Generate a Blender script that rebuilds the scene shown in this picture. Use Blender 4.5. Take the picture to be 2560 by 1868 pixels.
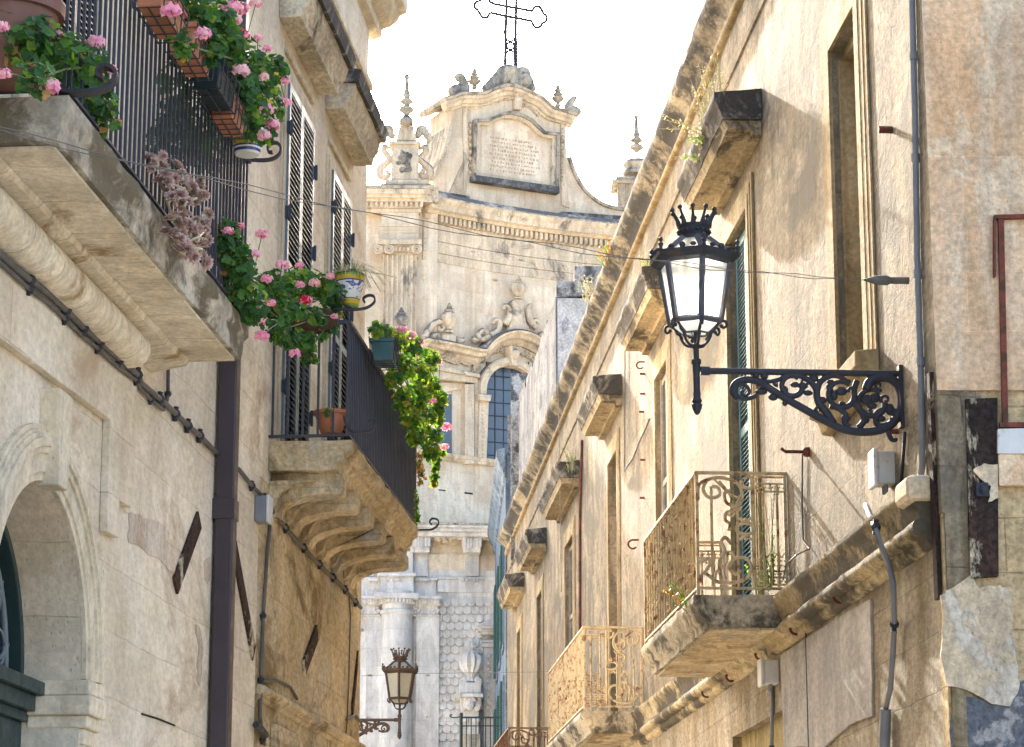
import bpy, bmesh, math, random
from mathutils import Vector, Matrix
from mathutils import noise as mnoise
from mathutils.geometry import tessellate_polygon
for o in list(bpy.data.objects): bpy.data.objects.remove(o)
SC = bpy.context.scene
COL = SC.collection
R = random.Random(7)
PI = math.pi
rad = math.radians

# ------------------------------------------------------------------ camera
FOC = 6400.0                       # focal length in photo pixels (photo is 2560 wide)
PITCH = math.atan(1516 / FOC)
CT, ST = math.cos(PITCH), math.sin(PITCH)
EYE = 1.6
cam = bpy.data.cameras.new('camera'); camo = bpy.data.objects.new('camera', cam); COL.objects.link(camo)
cam.sensor_width = 36; cam.lens = 36 * FOC / 2560
cam.clip_start = 0.1; cam.clip_end = 2000
camo.location = (0, 0, EYE); camo.rotation_euler = (PI / 2 + PITCH, 0, 0)
SC.camera = camo

# ------------------------------------------------------------------ daylight
SUN_AZ = rad(-9.2)                # left of the street axis, behind the church
SUN_EL = rad(24)
w = bpy.data.worlds.new('World'); SC.world = w; w.use_nodes = True
nt = w.node_tree
sky = nt.nodes.new('ShaderNodeTexSky'); sky.sky_type = 'NISHITA'; sky.sun_disc = False
sky.sun_elevation = SUN_EL; sky.sun_rotation = SUN_AZ
sky.air_density = 0.9; sky.dust_density = 6.0; sky.ozone_density = 0.75
nt.links.new(sky.outputs[0], nt.nodes['Background'].inputs[0])
nt.nodes['Background'].inputs[1].default_value = 0.15
sl = bpy.data.lights.new('sun', 'SUN'); sl.energy = 2.3; sl.angle = rad(0.5); sl.color = (1.0, 0.93, 0.82)
so = bpy.data.objects.new('sun', sl); COL.objects.link(so)
sd = Vector((math.sin(SUN_AZ) * math.cos(SUN_EL), math.cos(SUN_AZ) * math.cos(SUN_EL), math.sin(SUN_EL)))
so.rotation_euler = sd.to_track_quat('Z', 'Y').to_euler()
SC.view_settings.view_transform = 'Standard'; SC.view_settings.look = 'None'
SC.view_settings.exposure = 2.5; SC.view_settings.gamma = 1.0

# ------------------------------------------------------------------ frames: (s along the wall, d out of it, z up)
def ray(x, y):
    a = x - 1280; b = 934 - y
    return (a, FOC * CT - b * ST, FOC * ST + b * CT)
class Frame:
    """a straight or arched wall line; px() finds where a photo point falls on the wall"""
    def __init__(s, X, Y, ang, side, k=0.0, rise=0.0, t0=0.0):
        s.X, s.Y, s.a, s.side, s.k, s.rise, s.t0 = X, Y, ang, side, k, rise, t0     # rise: the courses climb with the street
    def base(s, t):
        a, k = s.a, s.k
        if abs(k) < 1e-9: return (s.X + math.cos(a) * t, s.Y + math.sin(a) * t, a)
        f = a - k * t
        return (s.X + (math.sin(a) - math.sin(f)) / k, s.Y + (math.cos(f) - math.cos(a)) / k, f)
    def P(s, t, d, z):
        X, Y, f = s.base(t)
        return Vector((X + s.side * math.sin(f) * d, Y - s.side * math.cos(f) * d, z + s.rise * (t - s.t0)))
    def px(s, x, y, d=0.0):
        r = ray(x, y)
        def g(t):
            p = s.P(t, d, 0); return p.x * r[1] - p.y * r[0]
        if abs(s.k) < 1e-9:
            g0, g1 = g(0), g(1); t = -g0 / (g1 - g0)
        else:
            lo, hi = -12.0, 14.0
            for _ in range(50):
                m = (lo + hi) / 2
                if g(lo) * g(m) <= 0: hi = m
                else: lo = m
            t = (lo + hi) / 2
        p = s.P(t, d, 0)
        return t, EYE + r[2] * p.y / r[1] - s.rise * (t - s.t0)
    def pp(s, x, y, d=0.0):
        t, z = s.px(x, y, d); return s.P(t, d, z)
def at(x, y, Y):
    r = ray(x, y); return Vector((r[0] / r[1] * Y, Y, EYE + r[2] * Y / r[1]))
RW = Frame(4.2495, 0, PI / 2 + math.atan(0.0669), -1, 0.0, 0.009, 26)    # right-hand palazzo: the street is on its left
LW = Frame(-4.1373, 0, PI / 2 - math.atan(0.0943), 1)    # left-hand palazzo
# church: lower and pier fronts face the street, the storey between is an arc
c0 = at(1140, 500, 80.0)
CC = Frame(c0.x, c0.y, rad(34.7), 1, 0.0537)
c1 = at(1000, 480, 79.0); CP = Frame(c1.x, c1.y, rad(1), 1)
c2 = at(1290, 480, 82.0); CG = Frame(c2.x, c2.y, rad(27), 1)
c3 = at(1000, 1500, 78.6); CL = Frame(c3.x, c3.y, rad(5), 1)

# ------------------------------------------------------------------ mesh builder
class MB:
    def __init__(s): s.v = []; s.f = []; s.m = []
    def add(s, vs, fs, m=0):
        n = len(s.v); s.v += [Vector(p) for p in vs]
        for f in fs: s.f.append([n + i for i in f]); s.m.append(m)
        return s
    def box(s, fr, s0, s1, d0, d1, z0, z1, m=0):
        vs = [fr.P(a, b, c) for c in (z0, z1) for b in (d0, d1) for a in (s0, s1)]
        return s.add(vs, [(0, 1, 3, 2), (4, 6, 7, 5), (0, 4, 5, 1), (2, 3, 7, 6), (0, 2, 6, 4), (1, 5, 7, 3)], m)
    def pbox(s, fr, x0, y0, x1, y1, d0, d1, m=0):
        a, za = fr.px(x0, y1, d1); b, zb = fr.px(x1, y1, d1); _, zt = fr.px(x0, y0, d1)
        return s.box(fr, a, b, d0, d1, za, zt, m)
    def sweep(s, fr, prof, s0, s1, m=0, n=1, cap=True):
        k = len(prof); vs = []
        for i in range(n + 1):
            t = s0 + (s1 - s0) * i / n
            vs += [fr.P(t, d, z) for d, z in prof]
        fs = [(i * k + j, i * k + (j + 1) % k, (i + 1) * k + (j + 1) % k, (i + 1) * k + j) for i in range(n) for j in range(k)]
        s.add(vs, fs, m)
        if cap:
            tri = tessellate_polygon([[Vector((d, z, 0)) for d, z in prof]])
            s.add(vs[:k], tri, m); s.add(vs[-k:], tri, m)
        return s
    def outline(s, fr, pts, d0, d1, m=0, holes=(), back=True, side=True, wall_m=None):
        loops = [pts] + list(holes)
        fl = [p for l in loops for p in l]; n = len(fl)
        tri = tessellate_polygon([[Vector((a, b, 0)) for a, b in l] for l in loops])
        fv = [fr.P(a, d1, b) for a, b in fl]
        s.add(fv, tri, m)
        if back: s.add([fr.P(a, d0, b) for a, b in fl], tri, m)
        if side:
            for l in loops:
                k = len(l)
                vs = [fr.P(a, d1, b) for a, b in l] + [fr.P(a, d0, b) for a, b in l]
                s.add(vs, [(i, (i + 1) % k, k + (i + 1) % k, k + i) for i in range(k)], m if wall_m is None else wall_m)
        return s
    def pout(s, fr, pix, d0, d1, m=0, holes=(), **k):
        return s.outline(fr, [fr.px(x, y, d1) for x, y in pix], d0, d1, m, [[fr.px(x, y, d1) for x, y in h] for h in holes], **k)
    def tube(s, pts, r, n=6, m=0, closed=False, cap=True):
        pts = [Vector(p) for p in pts]; k = len(pts)
        if k < 2: return s
        rr = r if hasattr(r, '__len__') else [r] * k
        vs = []; ref = None
        for i, p in enumerate(pts):
            a = pts[(i - 1) % k] if (closed or i > 0) else p
            b = pts[(i + 1) % k] if (closed or i < k - 1) else p
            t = (b - a)
            if t.length < 1e-9: t = Vector((0, 0, 1))
            t.normalize()
            if ref is None:
                ref = Vector((0, 0, 1)) if abs(t.z) < .9 else Vector((1, 0, 0))
            x = ref - t * ref.dot(t)
            if x.length < 1e-6: x = t.orthogonal()
            x.normalize(); ref = x; y = t.cross(x)
            vs += [p + (x * math.cos(2 * PI * j / n) + y * math.sin(2 * PI * j / n)) * rr[i] for j in range(n)]
        L = k if closed else k - 1
        fs = [(i * n + j, i * n + (j + 1) % n, ((i + 1) % k) * n + (j + 1) % n, ((i + 1) % k) * n + j) for i in range(L) for j in range(n)]
        if cap and not closed: fs += [tuple(range(n)), tuple(range((k - 1) * n, k * n))]
        return s.add(vs, fs, m)
    def strip(s, pts, wdir, wid, th, m=0):
        """flat wrought band following pts, wid along wdir, th across"""
        pts = [Vector(p) for p in pts]; k = len(pts); W = Vector(wdir).normalized(); vs = []
        for i, p in enumerate(pts):
            t = (pts[min(i + 1, k - 1)] - pts[max(i - 1, 0)]).normalized(); nn = t.cross(W).normalized()
            for a, b in ((-1, -1), (1, -1), (1, 1), (-1, 1)): vs.append(p + W * (a * wid / 2) + nn * (b * th / 2))
        fs = [(i * 4 + j, i * 4 + (j + 1) % 4, i * 4 + 4 + (j + 1) % 4, i * 4 + 4 + j) for i in range(k - 1) for j in range(4)]
        fs += [(0, 1, 2, 3), tuple(range(4 * k - 4, 4 * k))]
        return s.add(vs, fs, m)
    def bar(s, p, q, wd, m=0): return s.tube([p, q], wd * .7071, 4, m)
    def lathe(s, c, prof, n=12, m=0, sq=1.0, rot=0.0, lobes=0, lob=0.0):
        c = Vector(c); k = len(prof); vs = []
        for r, z in prof:
            for j in range(n):
                a = rot + 2 * PI * j / n; q = r * (1 + lob * (math.cos(lobes * a) if lobes else 0))
                vs.append(c + Vector((q * math.cos(a), q * math.sin(a) * sq, z)))
        fs = [(i * n + j, i * n + (j + 1) % n, (i + 1) * n + (j + 1) % n, (i + 1) * n + j) for i in range(k - 1) for j in range(n)]
        fs += [tuple(range(n)), tuple(range((k - 1) * n, k * n))]
        return s.add(vs, fs, m)
    def ball(s, c, r, m=0, n=8, rings=5, sc=(1, 1, 1)):
        c = Vector(c)
        if not hasattr(r, '__len__'): r = (r, r, r)
        vs = []
        for i in range(rings + 1):
            ph = PI * i / rings
            for j in range(n):
                a = 2 * PI * j / n
                vs.append(c + Vector((r[0] * math.sin(ph) * math.cos(a), r[1] * math.sin(ph) * math.sin(a), r[2] * math.cos(ph))))
        fs = [(i * n + j, i * n + (j + 1) % n, (i + 1) * n + (j + 1) % n, (i + 1) * n + j) for i in range(rings) for j in range(n)]
        return s.add(vs, fs, m)
    def build(s, name, mats, parent=None, smooth=False, bevel=0.0, weld=True, worn=0.0, cell=.11):
        me = bpy.data.meshes.new(name)
        me.from_pydata([tuple(p) for p in s.v], [], s.f)
        for mt in (mats if isinstance(mats, (list, tuple)) else [mats]): me.materials.append(mt)
        me.polygons.foreach_set('material_index', s.m)
        if weld:
            bm = bmesh.new(); bm.from_mesh(me)
            bmesh.ops.remove_doubles(bm, verts=bm.verts, dist=2e-4)
            bmesh.ops.recalc_face_normals(bm, faces=bm.faces)
            if worn:     # broken, hand-cut edges: cut the faces up and let the stone wander
                for _ in range(7):
                    ed = [e for e in bm.edges if e.calc_length() > cell * 1.6]
                    if not ed or len(bm.verts) > 30000: break
                    bmesh.ops.subdivide_edges(bm, edges=ed, cuts=1, use_grid_fill=True)
                for v in bm.verts:
                    p = v.co.copy(); chip = max(0.0, mnoise.noise(p * 5.0) - .25) * 2.2
                    v.co += mnoise.noise_vector(p * 3.1) * worn + mnoise.noise_vector(p * 11.0) * worn * .7 - v.normal * chip * worn * 2.0
            bm.to_mesh(me); bm.free()
        if smooth:
            me.shade_smooth() if smooth is True else me.set_sharp_from_angle(angle=rad(smooth))
            if smooth is not True:
                me.polygons.foreach_set('use_smooth', [True] * len(me.polygons))
                me.set_sharp_from_angle(angle=rad(smooth))
        o = bpy.data.objects.new(name, me); COL.objects.link(o)
        if bevel:
            b = o.modifiers.new('bevel', 'BEVEL'); b.width = bevel; b.segments = 2; b.limit_method = 'ANGLE'; b.angle_limit = rad(40)
        if parent is not None: link(o, parent)
        return o
WP = {}
def wloc(o): return WP.get(o.name, Vector((0, 0, 0)))
def link(o, parent):
    o.parent = parent; o.matrix_parent_inverse = Matrix.Translation(-wloc(parent))
def tag(o, label, cat=None, group=None, kind=None):
    if label: o['label'] = label
    if cat: o['category'] = cat
    if group: o['group'] = group
    if kind: o['kind'] = kind
    return o
def thing(name, loc, label, cat, group=None):
    o = bpy.data.objects.new(name, None); COL.objects.link(o); o.location = loc; o.empty_display_size = .3
    WP[o.name] = Vector(loc)
    return tag(o, label, cat, group)
def arc(fr_pt, c, r, a0, a1, n=12, r1=None, ry=None):
    out = []
    for i in range(n + 1):
        t = i / n; a = a0 + (a1 - a0) * t; q = r + ((r1 if r1 is not None else r) - r) * t
        out.append(fr_pt(c[0] + q * math.cos(a), c[1] + (q if ry is None else q * ry) * math.sin(a)))
    return out
def rough(pix, n=5, amp=5.0):
    """a broken edge: each side of the outline cut up and jittered"""
    out = []; k = len(pix); rr = random.Random(len(pix) * 31 + int(pix[0][0]))
    for i in range(k):
        a, b = pix[i], pix[(i + 1) % k]; out.append(a)
        for j in range(1, n):
            t = j / n; out.append((a[0] + (b[0] - a[0]) * t + rr.uniform(-amp, amp), a[1] + (b[1] - a[1]) * t + rr.uniform(-amp, amp)))
    return out
def smooth_path(pts, n=4):
    """Catmull-Rom through pts (tuples of any size)"""
    out = []; k = len(pts)
    for i in range(k - 1):
        p0, p1, p2, p3 = pts[max(i - 1, 0)], pts[i], pts[i + 1], pts[min(i + 2, k - 1)]
        for j in range(n):
            t = j / n
            out.append(tuple(.5 * (2 * b + (c - a) * t + (2 * a - 5 * b + 4 * c - d) * t * t + (3 * b - a - 3 * c + d) * t ** 3) for a, b, c, d in zip(p0, p1, p2, p3)))
    out.append(tuple(pts[-1])); return out
# ------------------------------------------------------------------ materials
class NT:
    def __init__(s, name):
        s.mat = bpy.data.materials.new(name); s.mat.use_nodes = True
        s.t = s.mat.node_tree; s.t.nodes.clear()
        s.out = s.t.nodes.new('ShaderNodeOutputMaterial')
    def n(s, ty, ins=None, **pr):
        x = s.t.nodes.new('ShaderNode' + ty)
        for k, v in pr.items(): setattr(x, k, v)
        for k, v in (ins or {}).items():
            if isinstance(v, bpy.types.NodeSocket): s.t.links.new(v, x.inputs[k])
            else: x.inputs[k].default_value = v
        return x
    def co(s, scale=(1, 1, 1), rot=(0, 0, 0), kind='Object'):
        tc = s.n('TexCoord').outputs[kind]
        return s.n('Mapping', {'Vector': tc, 'Scale': scale, 'Rotation': rot}).outputs[0]
    def noise(s, v, scale, detail=5, rough=.6, dist=0.0):
        return s.n('TexNoise', {'Vector': v, 'Scale': scale, 'Detail': detail, 'Roughness': rough, 'Distortion': dist}).outputs[0]
    def ramp(s, f, a, b, lo=0.0, hi=1.0):
        return s.n('MapRange', {'Value': f, 'From Min': a, 'From Max': b, 'To Min': lo, 'To Max': hi}).outputs[0]
    def mix(s, f, a, b, mode='MIX'):
        x = s.n('MixRGB', {'Fac': f}, blend_type=mode)
        for i, v in ((1, a), (2, b)):
            if isinstance(v, bpy.types.NodeSocket): s.t.links.new(v, x.inputs[i])
            else: x.inputs[i].default_value = (*v, 1) if len(v) == 3 else v
        return x.outputs[0]
    def math(s, op, a, b=0.0):
        return s.n('Math', {0: a, 1: b}, operation=op).outputs[0]
    def bump(s, h, st=.4, dist=.02, prev=None):
        i = {'Height': h, 'Strength': st, 'Distance': dist}
        if prev is not None: i['Normal'] = prev
        return s.n('Bump', i).outputs[0]
    def pbsdf(s, col, rough=.85, normal=None, metal=0.0, spec=.3, **kw):
        i = {'Base Color': col if isinstance(col, bpy.types.NodeSocket) else (*col, 1), 'Roughness': rough, 'Metallic': metal, 'Specular IOR Level': spec}
        if normal is not None: i['Normal'] = normal
        i.update(kw)
        b = s.n('BsdfPrincipled', i); s.t.links.new(b.outputs[0], s.out.inputs[0]); return b

def stone(name, a, b, streak=None, sf=.5, crust=None, cf=0.0, cscale=2.2, top=0.0, joints=None, peel=None, pf=0.0, fine=.25, bump=.5, vert=False, pits=True, seed=0.0, jdark=.55, orient='yz', ss=5.0, flake=0.0, grime=.22, cdist=.5, along=1.0):
    """weathered limestone or plaster. joints=(block length, course height); crust = dark lichen and soot in patches"""
    t = NT(name)
    off = t.n('Mapping', {'Vector': t.n('TexCoord').outputs['Object'], 'Location': (seed, seed * 1.7, seed * .6)}).outputs[0]
    def sc(x, y, z): return t.n('Mapping', {'Vector': off, 'Scale': (x, y * along, z)}).outputs[0]     # along < 1: weathering spreads along the courses
    n1 = t.noise(off, .9, 7, .62)
    col = t.mix(t.ramp(n1, .36, .66), a, b)
    nf = t.noise(sc(1, 1, 1), 22, 6, .7)
    hgt = nf
    if peel is not None:      # patches where paint or render has come away
        n4 = t.noise(sc(1, 1, .55), 1.6, 9, .68, .4)
        pm = t.ramp(n4, .56 - pf * .2, .585 - pf * .2)
        col = t.mix(pm, col, peel)
        hgt = t.math('SUBTRACT', hgt, t.math('MULTIPLY', pm, .6))
    ns = t.noise(sc(ss, ss, .34), 1.0, 4, .55, .2)
    if streak is not None:
        col = t.mix(t.ramp(ns, .5 - .12 * sf, .74 - .1 * sf, 0, min(1, sf + .25)), col, streak)
    nv = t.noise(sc(13, 13, 4.5), 1.0, 7, .72, .8)
    if vert: hgt = t.math('ADD', t.math('MULTIPLY', hgt, .5), t.math('MULTIPLY', nv, 1.4))
    nrm_f = t.ramp(nf, .38, .62, 1 - fine * 1.25, 1 + fine * .6)
    if grime:     # broad tonal drift and rain-washed dirt
        ng = t.noise(sc(2.2, 2.2, .9), 1.0, 8, .7, .8); nb_ = t.noise(off, .45, 3)
        nrm_f = t.math('MULTIPLY', nrm_f, t.math('MULTIPLY', t.ramp(ng, .40, .60, 1 - grime, 1 + grime * .35), t.ramp(nb_, .38, .62, .88, 1.08)))
    g = t.n('CombineColor', {0: nrm_f, 1: nrm_f, 2: nrm_f}).outputs[0]
    col = t.mix(1.0, col, g, 'MULTIPLY')
    if joints:
        bw, bh = joints[:2]
        sep = t.n('SeparateXYZ', {0: off})
        xs = {'yz': (sep.outputs[1], sep.outputs[2]), 'xz': (sep.outputs[0], sep.outputs[2]), 'xy': (sep.outputs[0], sep.outputs[1])}[orient]
        wob = t.ramp(t.noise(off, 1.7, 3), 0, 1, -.03, .03)
        v = t.n('CombineXYZ', {0: xs[0], 1: t.math('ADD', xs[1], wob)}).outputs[0]
        br = t.n('TexBrick', {'Vector': v, 'Color1': (1, 1, 1, 1), 'Color2': (.86, .84, .8, 1), 'Mortar': (jdark, jdark * .95, jdark * .88, 1), 'Scale': 1.0, 'Mortar Size': .006, 'Mortar Smooth': .4, 'Brick Width': bw, 'Row Height': bh, 'Bias': -.2})
        br.offset = .5
        jm = t.ramp(t.noise(off, 2.4, 4), .35, .6, .25, 1)
        col = t.mix(jm, col, br.outputs[0], 'MULTIPLY')
        hgt = t.math('SUBTRACT', hgt, t.math('MULTIPLY', br.outputs[1], .8))
    if crust is not None:
        nc = t.noise(sc(1, 1, .8), cscale, 9, .72, cdist)
        val = nc
        if top:
            nz = t.n('SeparateXYZ', {0: t.n('NewGeometry').outputs['Normal']}).outputs[2]
            val = t.math('ADD', nc, t.math('MULTIPLY', t.ramp(nz, .2, .8), top))
        col = t.mix(t.ramp(val, .59 - cf * .5, .68 - cf * .5, 0, .9), col, crust)
        hgt = t.math('ADD', hgt, t.math('MULTIPLY', nc, .5))
    if flake:      # short upright cracks where the render is lifting
        fk = t.ramp(t.noise(sc(26, 26, 2.2), 1.0, 4, .6, 1.2), .62, .70, 0, flake)
        col = t.mix(fk, col, tuple(c * .35 for c in b)); hgt = t.math('SUBTRACT', hgt, t.math('MULTIPLY', fk, .8))
    nrm = t.bump(hgt, bump, .03)
    if pits:
        vo = t.n('TexVoronoi', {'Vector': sc(1, 1, .6), 'Scale': 28.0}).outputs[0]
        pt = t.math('MULTIPLY', t.ramp(vo, .04, .24, 1, 0), t.ramp(t.noise(off, 3.0, 3), .44, .58))
        col = t.mix(t.math('MULTIPLY', pt, .5), col, tuple(c * .35 for c in b))
        nrm = t.bump(t.math('MULTIPLY', pt, -1.0), .35, .02, nrm)
    t.pbsdf(col, .92, nrm, spec=.15)
    return t.mat

def paint(name, col, rough=.5, var=.15, rust=None, rf=0.0, metal=0.0, bump=.15, scale=8, rscale=7):
    t = NT(name); o = t.co()
    n = t.noise(o, scale, 5, .65)
    f = t.ramp(n, .3, .7, 1 - var, 1 + var)
    c = t.mix(1.0, col, t.n('CombineColor', {0: f, 1: f, 2: f}).outputs[0], 'MULTIPLY')
    n2 = t.noise(o, rscale, 8, .7)
    if rust is not None:
        c = t.mix(t.ramp(n2, .58 - rf * .25, .66 - rf * .22), c, rust)
    t.pbsdf(c, t.ramp(n2, .3, .7, rough - .12, rough + .2), t.bump(n2, bump, .01), metal=metal, spec=.4)
    return t.mat

def leafm(name, col, col2, trans=.45, rough=.5):
    t = NT(name); n = t.noise(t.co(), 9, 3)
    c = t.mix(t.ramp(n, .35, .65), col, col2)
    b = t.n('BsdfPrincipled', {'Base Color': c, 'Roughness': rough, 'Specular IOR Level': .35})
    tc = t.mix(1.0, c, (1.5, 1.6, .55, 1), 'MULTIPLY')
    tr = t.n('BsdfTranslucent', {'Color': tc})
    mx = t.n('MixShader', {0: trans, 1: b.outputs[0], 2: tr.outputs[0]})
    t.t.links.new(mx.outputs[0], t.out.inputs[0]); return t.mat

M = {}
BLK = (.035, .034, .033)
# left palazzo
M['l_wall'] = stone('left_limestone', (.74, .635, .47), (.82, .735, .60), streak=(.60, .47, .32), sf=.15, grime=.1, joints=(.95, .42), crust=(.45, .335, .22), cf=.07, cscale=.8, fine=.12, bump=.3, jdark=.72, along=0.5)
M['l_smooth'] = stone('left_dressed_stone', (.78, .69, .53), (.70, .60, .44), streak=(.47, .38, .25), sf=.35, fine=.12, bump=.2, seed=3)
M['l_ochre'] = stone('left_ochre_stone', (.62, .485, .29), (.72, .60, .41), streak=(.42, .31, .17), sf=.1, joints=(1.1, .46), fine=.22, bump=.55, crust=(.21, .15, .075), cf=.12, cscale=1.5, seed=5, jdark=.7, peel=(.62, .55, .43), pf=.0, along=0.5)
M['l_slab'] = stone('balcony_slab_stone', (.66, .62, .54), (.55, .48, .36), streak=(.16, .15, .135), sf=.4, ss=3, crust=(.12, .10, .065), cf=.24, cscale=2.0, top=.15, fine=.2, bump=.5, seed=8, along=0.5)
M['l_soffit'] = stone('balcony_soffit_stone', (.72, .62, .45), (.80, .72, .57), streak=(.44, .32, .17), sf=.0, joints=(.62, 4.0), orient='yz', crust=(.29, .19, .09), cf=.08, cscale=1.3, fine=.15, bump=.3, seed=9, jdark=.5)
M['l_hood'] = stone('left_hood_stone', (.58, .50, .36), (.66, .60, .48), streak=(.33, .26, .17), sf=.4, ss=2, crust=(.06, .055, .05), cf=-.02, cscale=1.6, seed=11, bump=.4, along=0.5)
M['l_hoodtop'] = stone('left_hood_top', (.3, .29, .27), (.46, .44, .4), crust=(.045, .045, .047), cf=.36, cscale=2.4, seed=12)
M['l_patch'] = stone('left_bare_render', (.50, .38, .275), (.56, .44, .33), streak=(.62, .53, .42), sf=.7, fine=.15, bump=.3, seed=14, peel=(.64, .56, .45), pf=.05)
# right palazzo
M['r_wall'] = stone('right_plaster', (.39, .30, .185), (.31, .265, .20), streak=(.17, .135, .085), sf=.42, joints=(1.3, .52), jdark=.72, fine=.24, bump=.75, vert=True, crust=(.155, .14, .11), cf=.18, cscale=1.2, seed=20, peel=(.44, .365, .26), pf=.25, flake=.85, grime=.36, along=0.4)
M['r_ground'] = stone('right_ground_floor', (.48, .41, .30), (.37, .31, .22), streak=(.24, .175, .09), sf=.65, joints=(.85, .42), fine=.25, bump=.6, vert=True, crust=(.22, .17, .1), cf=.04, seed=22, flake=.5, along=0.4)
M['r_trim'] = stone('right_trim_stone', (.47, .35, .18), (.52, .42, .26), streak=(.29, .19, .08), sf=.6, crust=(.13, .095, .05), cf=.02, cscale=2.0, fine=.2, bump=.5, seed=24, along=0.5)
M['r_band'] = stone('right_string_course', (.56, .43, .23), (.62, .51, .33), streak=(.28, .22, .13), sf=.2, ss=2.5, crust=(.06, .055, .045), cf=.25, cscale=1.3, cdist=.0, top=.15, fine=.25, bump=.6, seed=26, along=0.5)
M['r_slabend'] = stone('right_balcony_slab', (.60, .51, .36), (.50, .43, .31), streak=(.27, .23, .16), sf=.2, ss=2.5, crust=(.06, .054, .045), cf=.22, cscale=2.0, top=.2, fine=.25, bump=.6, seed=27, along=0.5)
M['r_cornice'] = stone('right_cornice_stone', (.52, .43, .30), (.45, .38, .26), streak=(.2, .18, .15), sf=.3, ss=2.5, crust=(.055, .057, .062), cf=.33, cscale=1.6, cdist=.0, top=.1, fine=.25, bump=.7, seed=28, along=0.5)
M['r_hood'] = stone('right_hood_stone', (.58, .45, .26), (.50, .40, .25), streak=(.24, .18, .1), sf=.2, ss=2, crust=(.08, .068, .05), cf=.18, cscale=2.2, fine=.25, bump=.8, seed=30, along=0.5)
M['r_hoodtop'] = stone('right_hood_lip', (.46, .41, .33), (.36, .32, .26), crust=(.045, .043, .04), cf=.34, cscale=2.4, top=.1, fine=.3, bump=.9, seed=31, along=0.5)
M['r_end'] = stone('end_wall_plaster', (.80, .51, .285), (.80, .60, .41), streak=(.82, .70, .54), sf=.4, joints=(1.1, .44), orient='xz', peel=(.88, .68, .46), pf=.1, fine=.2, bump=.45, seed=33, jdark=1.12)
M['r_endlow'] = stone('end_wall_bare_stone', (.76, .58, .34), (.64, .48, .26), streak=(.40, .28, .14), sf=.4, joints=(1.0, .4), orient='xz', fine=.25, bump=.9, crust=(.37, .27, .11), cf=.08, seed=34, jdark=.6)
M['patch'] = stone('pale_render_patch', (.66, .52, .34), (.82, .67, .47), streak=(.50, .41, .30), sf=.3, fine=.2, bump=.6, seed=36, peel=(.74, .66, .53), pf=.1)
M['cement'] = stone('blue_grey_cement', (.24, .255, .29), (.16, .175, .20), peel=(.5, .49, .48), pf=-.08, fine=.3, bump=.6, seed=37)
M['rustplate'] = stone('rust_flaked_iron', (.05, .038, .034), (.09, .05, .035), peel=(.62, .53, .38), pf=.06, crust=(.03, .03, .036), cf=.02, cscale=6, fine=.4, bump=.8, seed=44)
M['greyplaster'] = stone('grey_plaster', (.58, .54, .49), (.47, .43, .385), streak=(.2, .19, .18), sf=.45, fine=.15, bump=.4, vert=True, seed=38, along=0.4)
M['niche'] = stone('blind_window_render', (.46, .34, .2), (.53, .42, .28), streak=(.22, .155, .085), sf=.5, fine=.2, bump=.4, seed=39, crust=(.2, .15, .09), cf=.02)
M['ochre_door'] = stone('ochre_blocked_doorway', (.36, .27, .10), (.44, .34, .15), streak=(.18, .13, .05), sf=.5, fine=.2, bump=.4, seed=45, peel=(.55, .47, .33), pf=-.12)
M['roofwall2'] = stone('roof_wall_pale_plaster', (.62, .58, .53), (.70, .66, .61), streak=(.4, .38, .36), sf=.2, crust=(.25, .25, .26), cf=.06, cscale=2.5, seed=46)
M['darkstone'] = stone('black_crusted_stone', (.36, .35, .33), (.54, .53, .51), crust=(.06, .06, .068), cf=.22, cscale=3, seed=40, fine=.3, bump=.6)
M['blue_wall'] = stone('blue_grey_stained_wall', (.24, .32, .40), (.36, .42, .48), streak=(.11, .16, .22), sf=.8, crust=(.08, .12, .18), cf=.1, seed=41, vert=True)
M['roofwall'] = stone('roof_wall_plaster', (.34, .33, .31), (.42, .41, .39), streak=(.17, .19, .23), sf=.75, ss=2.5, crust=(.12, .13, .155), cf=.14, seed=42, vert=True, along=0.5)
# church
M['c_up'] = stone('church_warm_limestone', (.78, .66, .49), (.85, .755, .60), streak=(.60, .46, .31), sf=.4, joints=(1.6, .55), orient='xz', fine=.1, bump=.25, jdark=.8, pits=False, seed=50, crust=(.62, .46, .33), cf=.1, grime=.12)
M['c_trim'] = stone('church_carved_stone', (.80, .68, .51), (.73, .60, .43), streak=(.45, .34, .22), sf=.3, fine=.15, bump=.3, crust=(.17, .155, .135), cf=.1, cscale=1.0, top=.2, pits=False, seed=52)
M['c_dark'] = stone('church_lichened_stone', (.66, .58, .45), (.56, .485, .37), streak=(.17, .16, .14), sf=.5, crust=(.11, .11, .115), cf=.14, cscale=1.2, top=.15, fine=.25, bump=.5, pits=False, seed=54)
M['c_blk'] = stone('church_black_crust', (.3, .29, .27), (.2, .2, .2), crust=(.07, .072, .078), cf=.3, cscale=2, pits=False, seed=55)
M['c_frame'] = stone('church_stained_frame', (.5, .44, .34), (.38, .34, .28), crust=(.09, .09, .095), cf=.2, cscale=2, pits=False, seed=58)
M['c_letter'] = stone('church_worn_letters', (.62, .47, .31), (.54, .40, .26), pits=False, seed=59)
M['c_low'] = stone('church_low_shade_stone', (.76, .74, .70), (.82, .79, .74), streak=(.5, .47, .43), sf=.3, joints=(1.5, .55), orient='xz', fine=.08, bump=.2, jdark=.72, pits=False, seed=56)  # lower storey: its cool bluish shade is put into a whiter stone colour
M['c_lowtrim'] = stone('church_low_shade_carving', (.78, .755, .71), (.84, .80, .74), streak=(.5, .45, .39), sf=.35, fine=.12, bump=.3, pits=False, seed=57)  # carving of the lower storey, same shade tone in the colour
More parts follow.
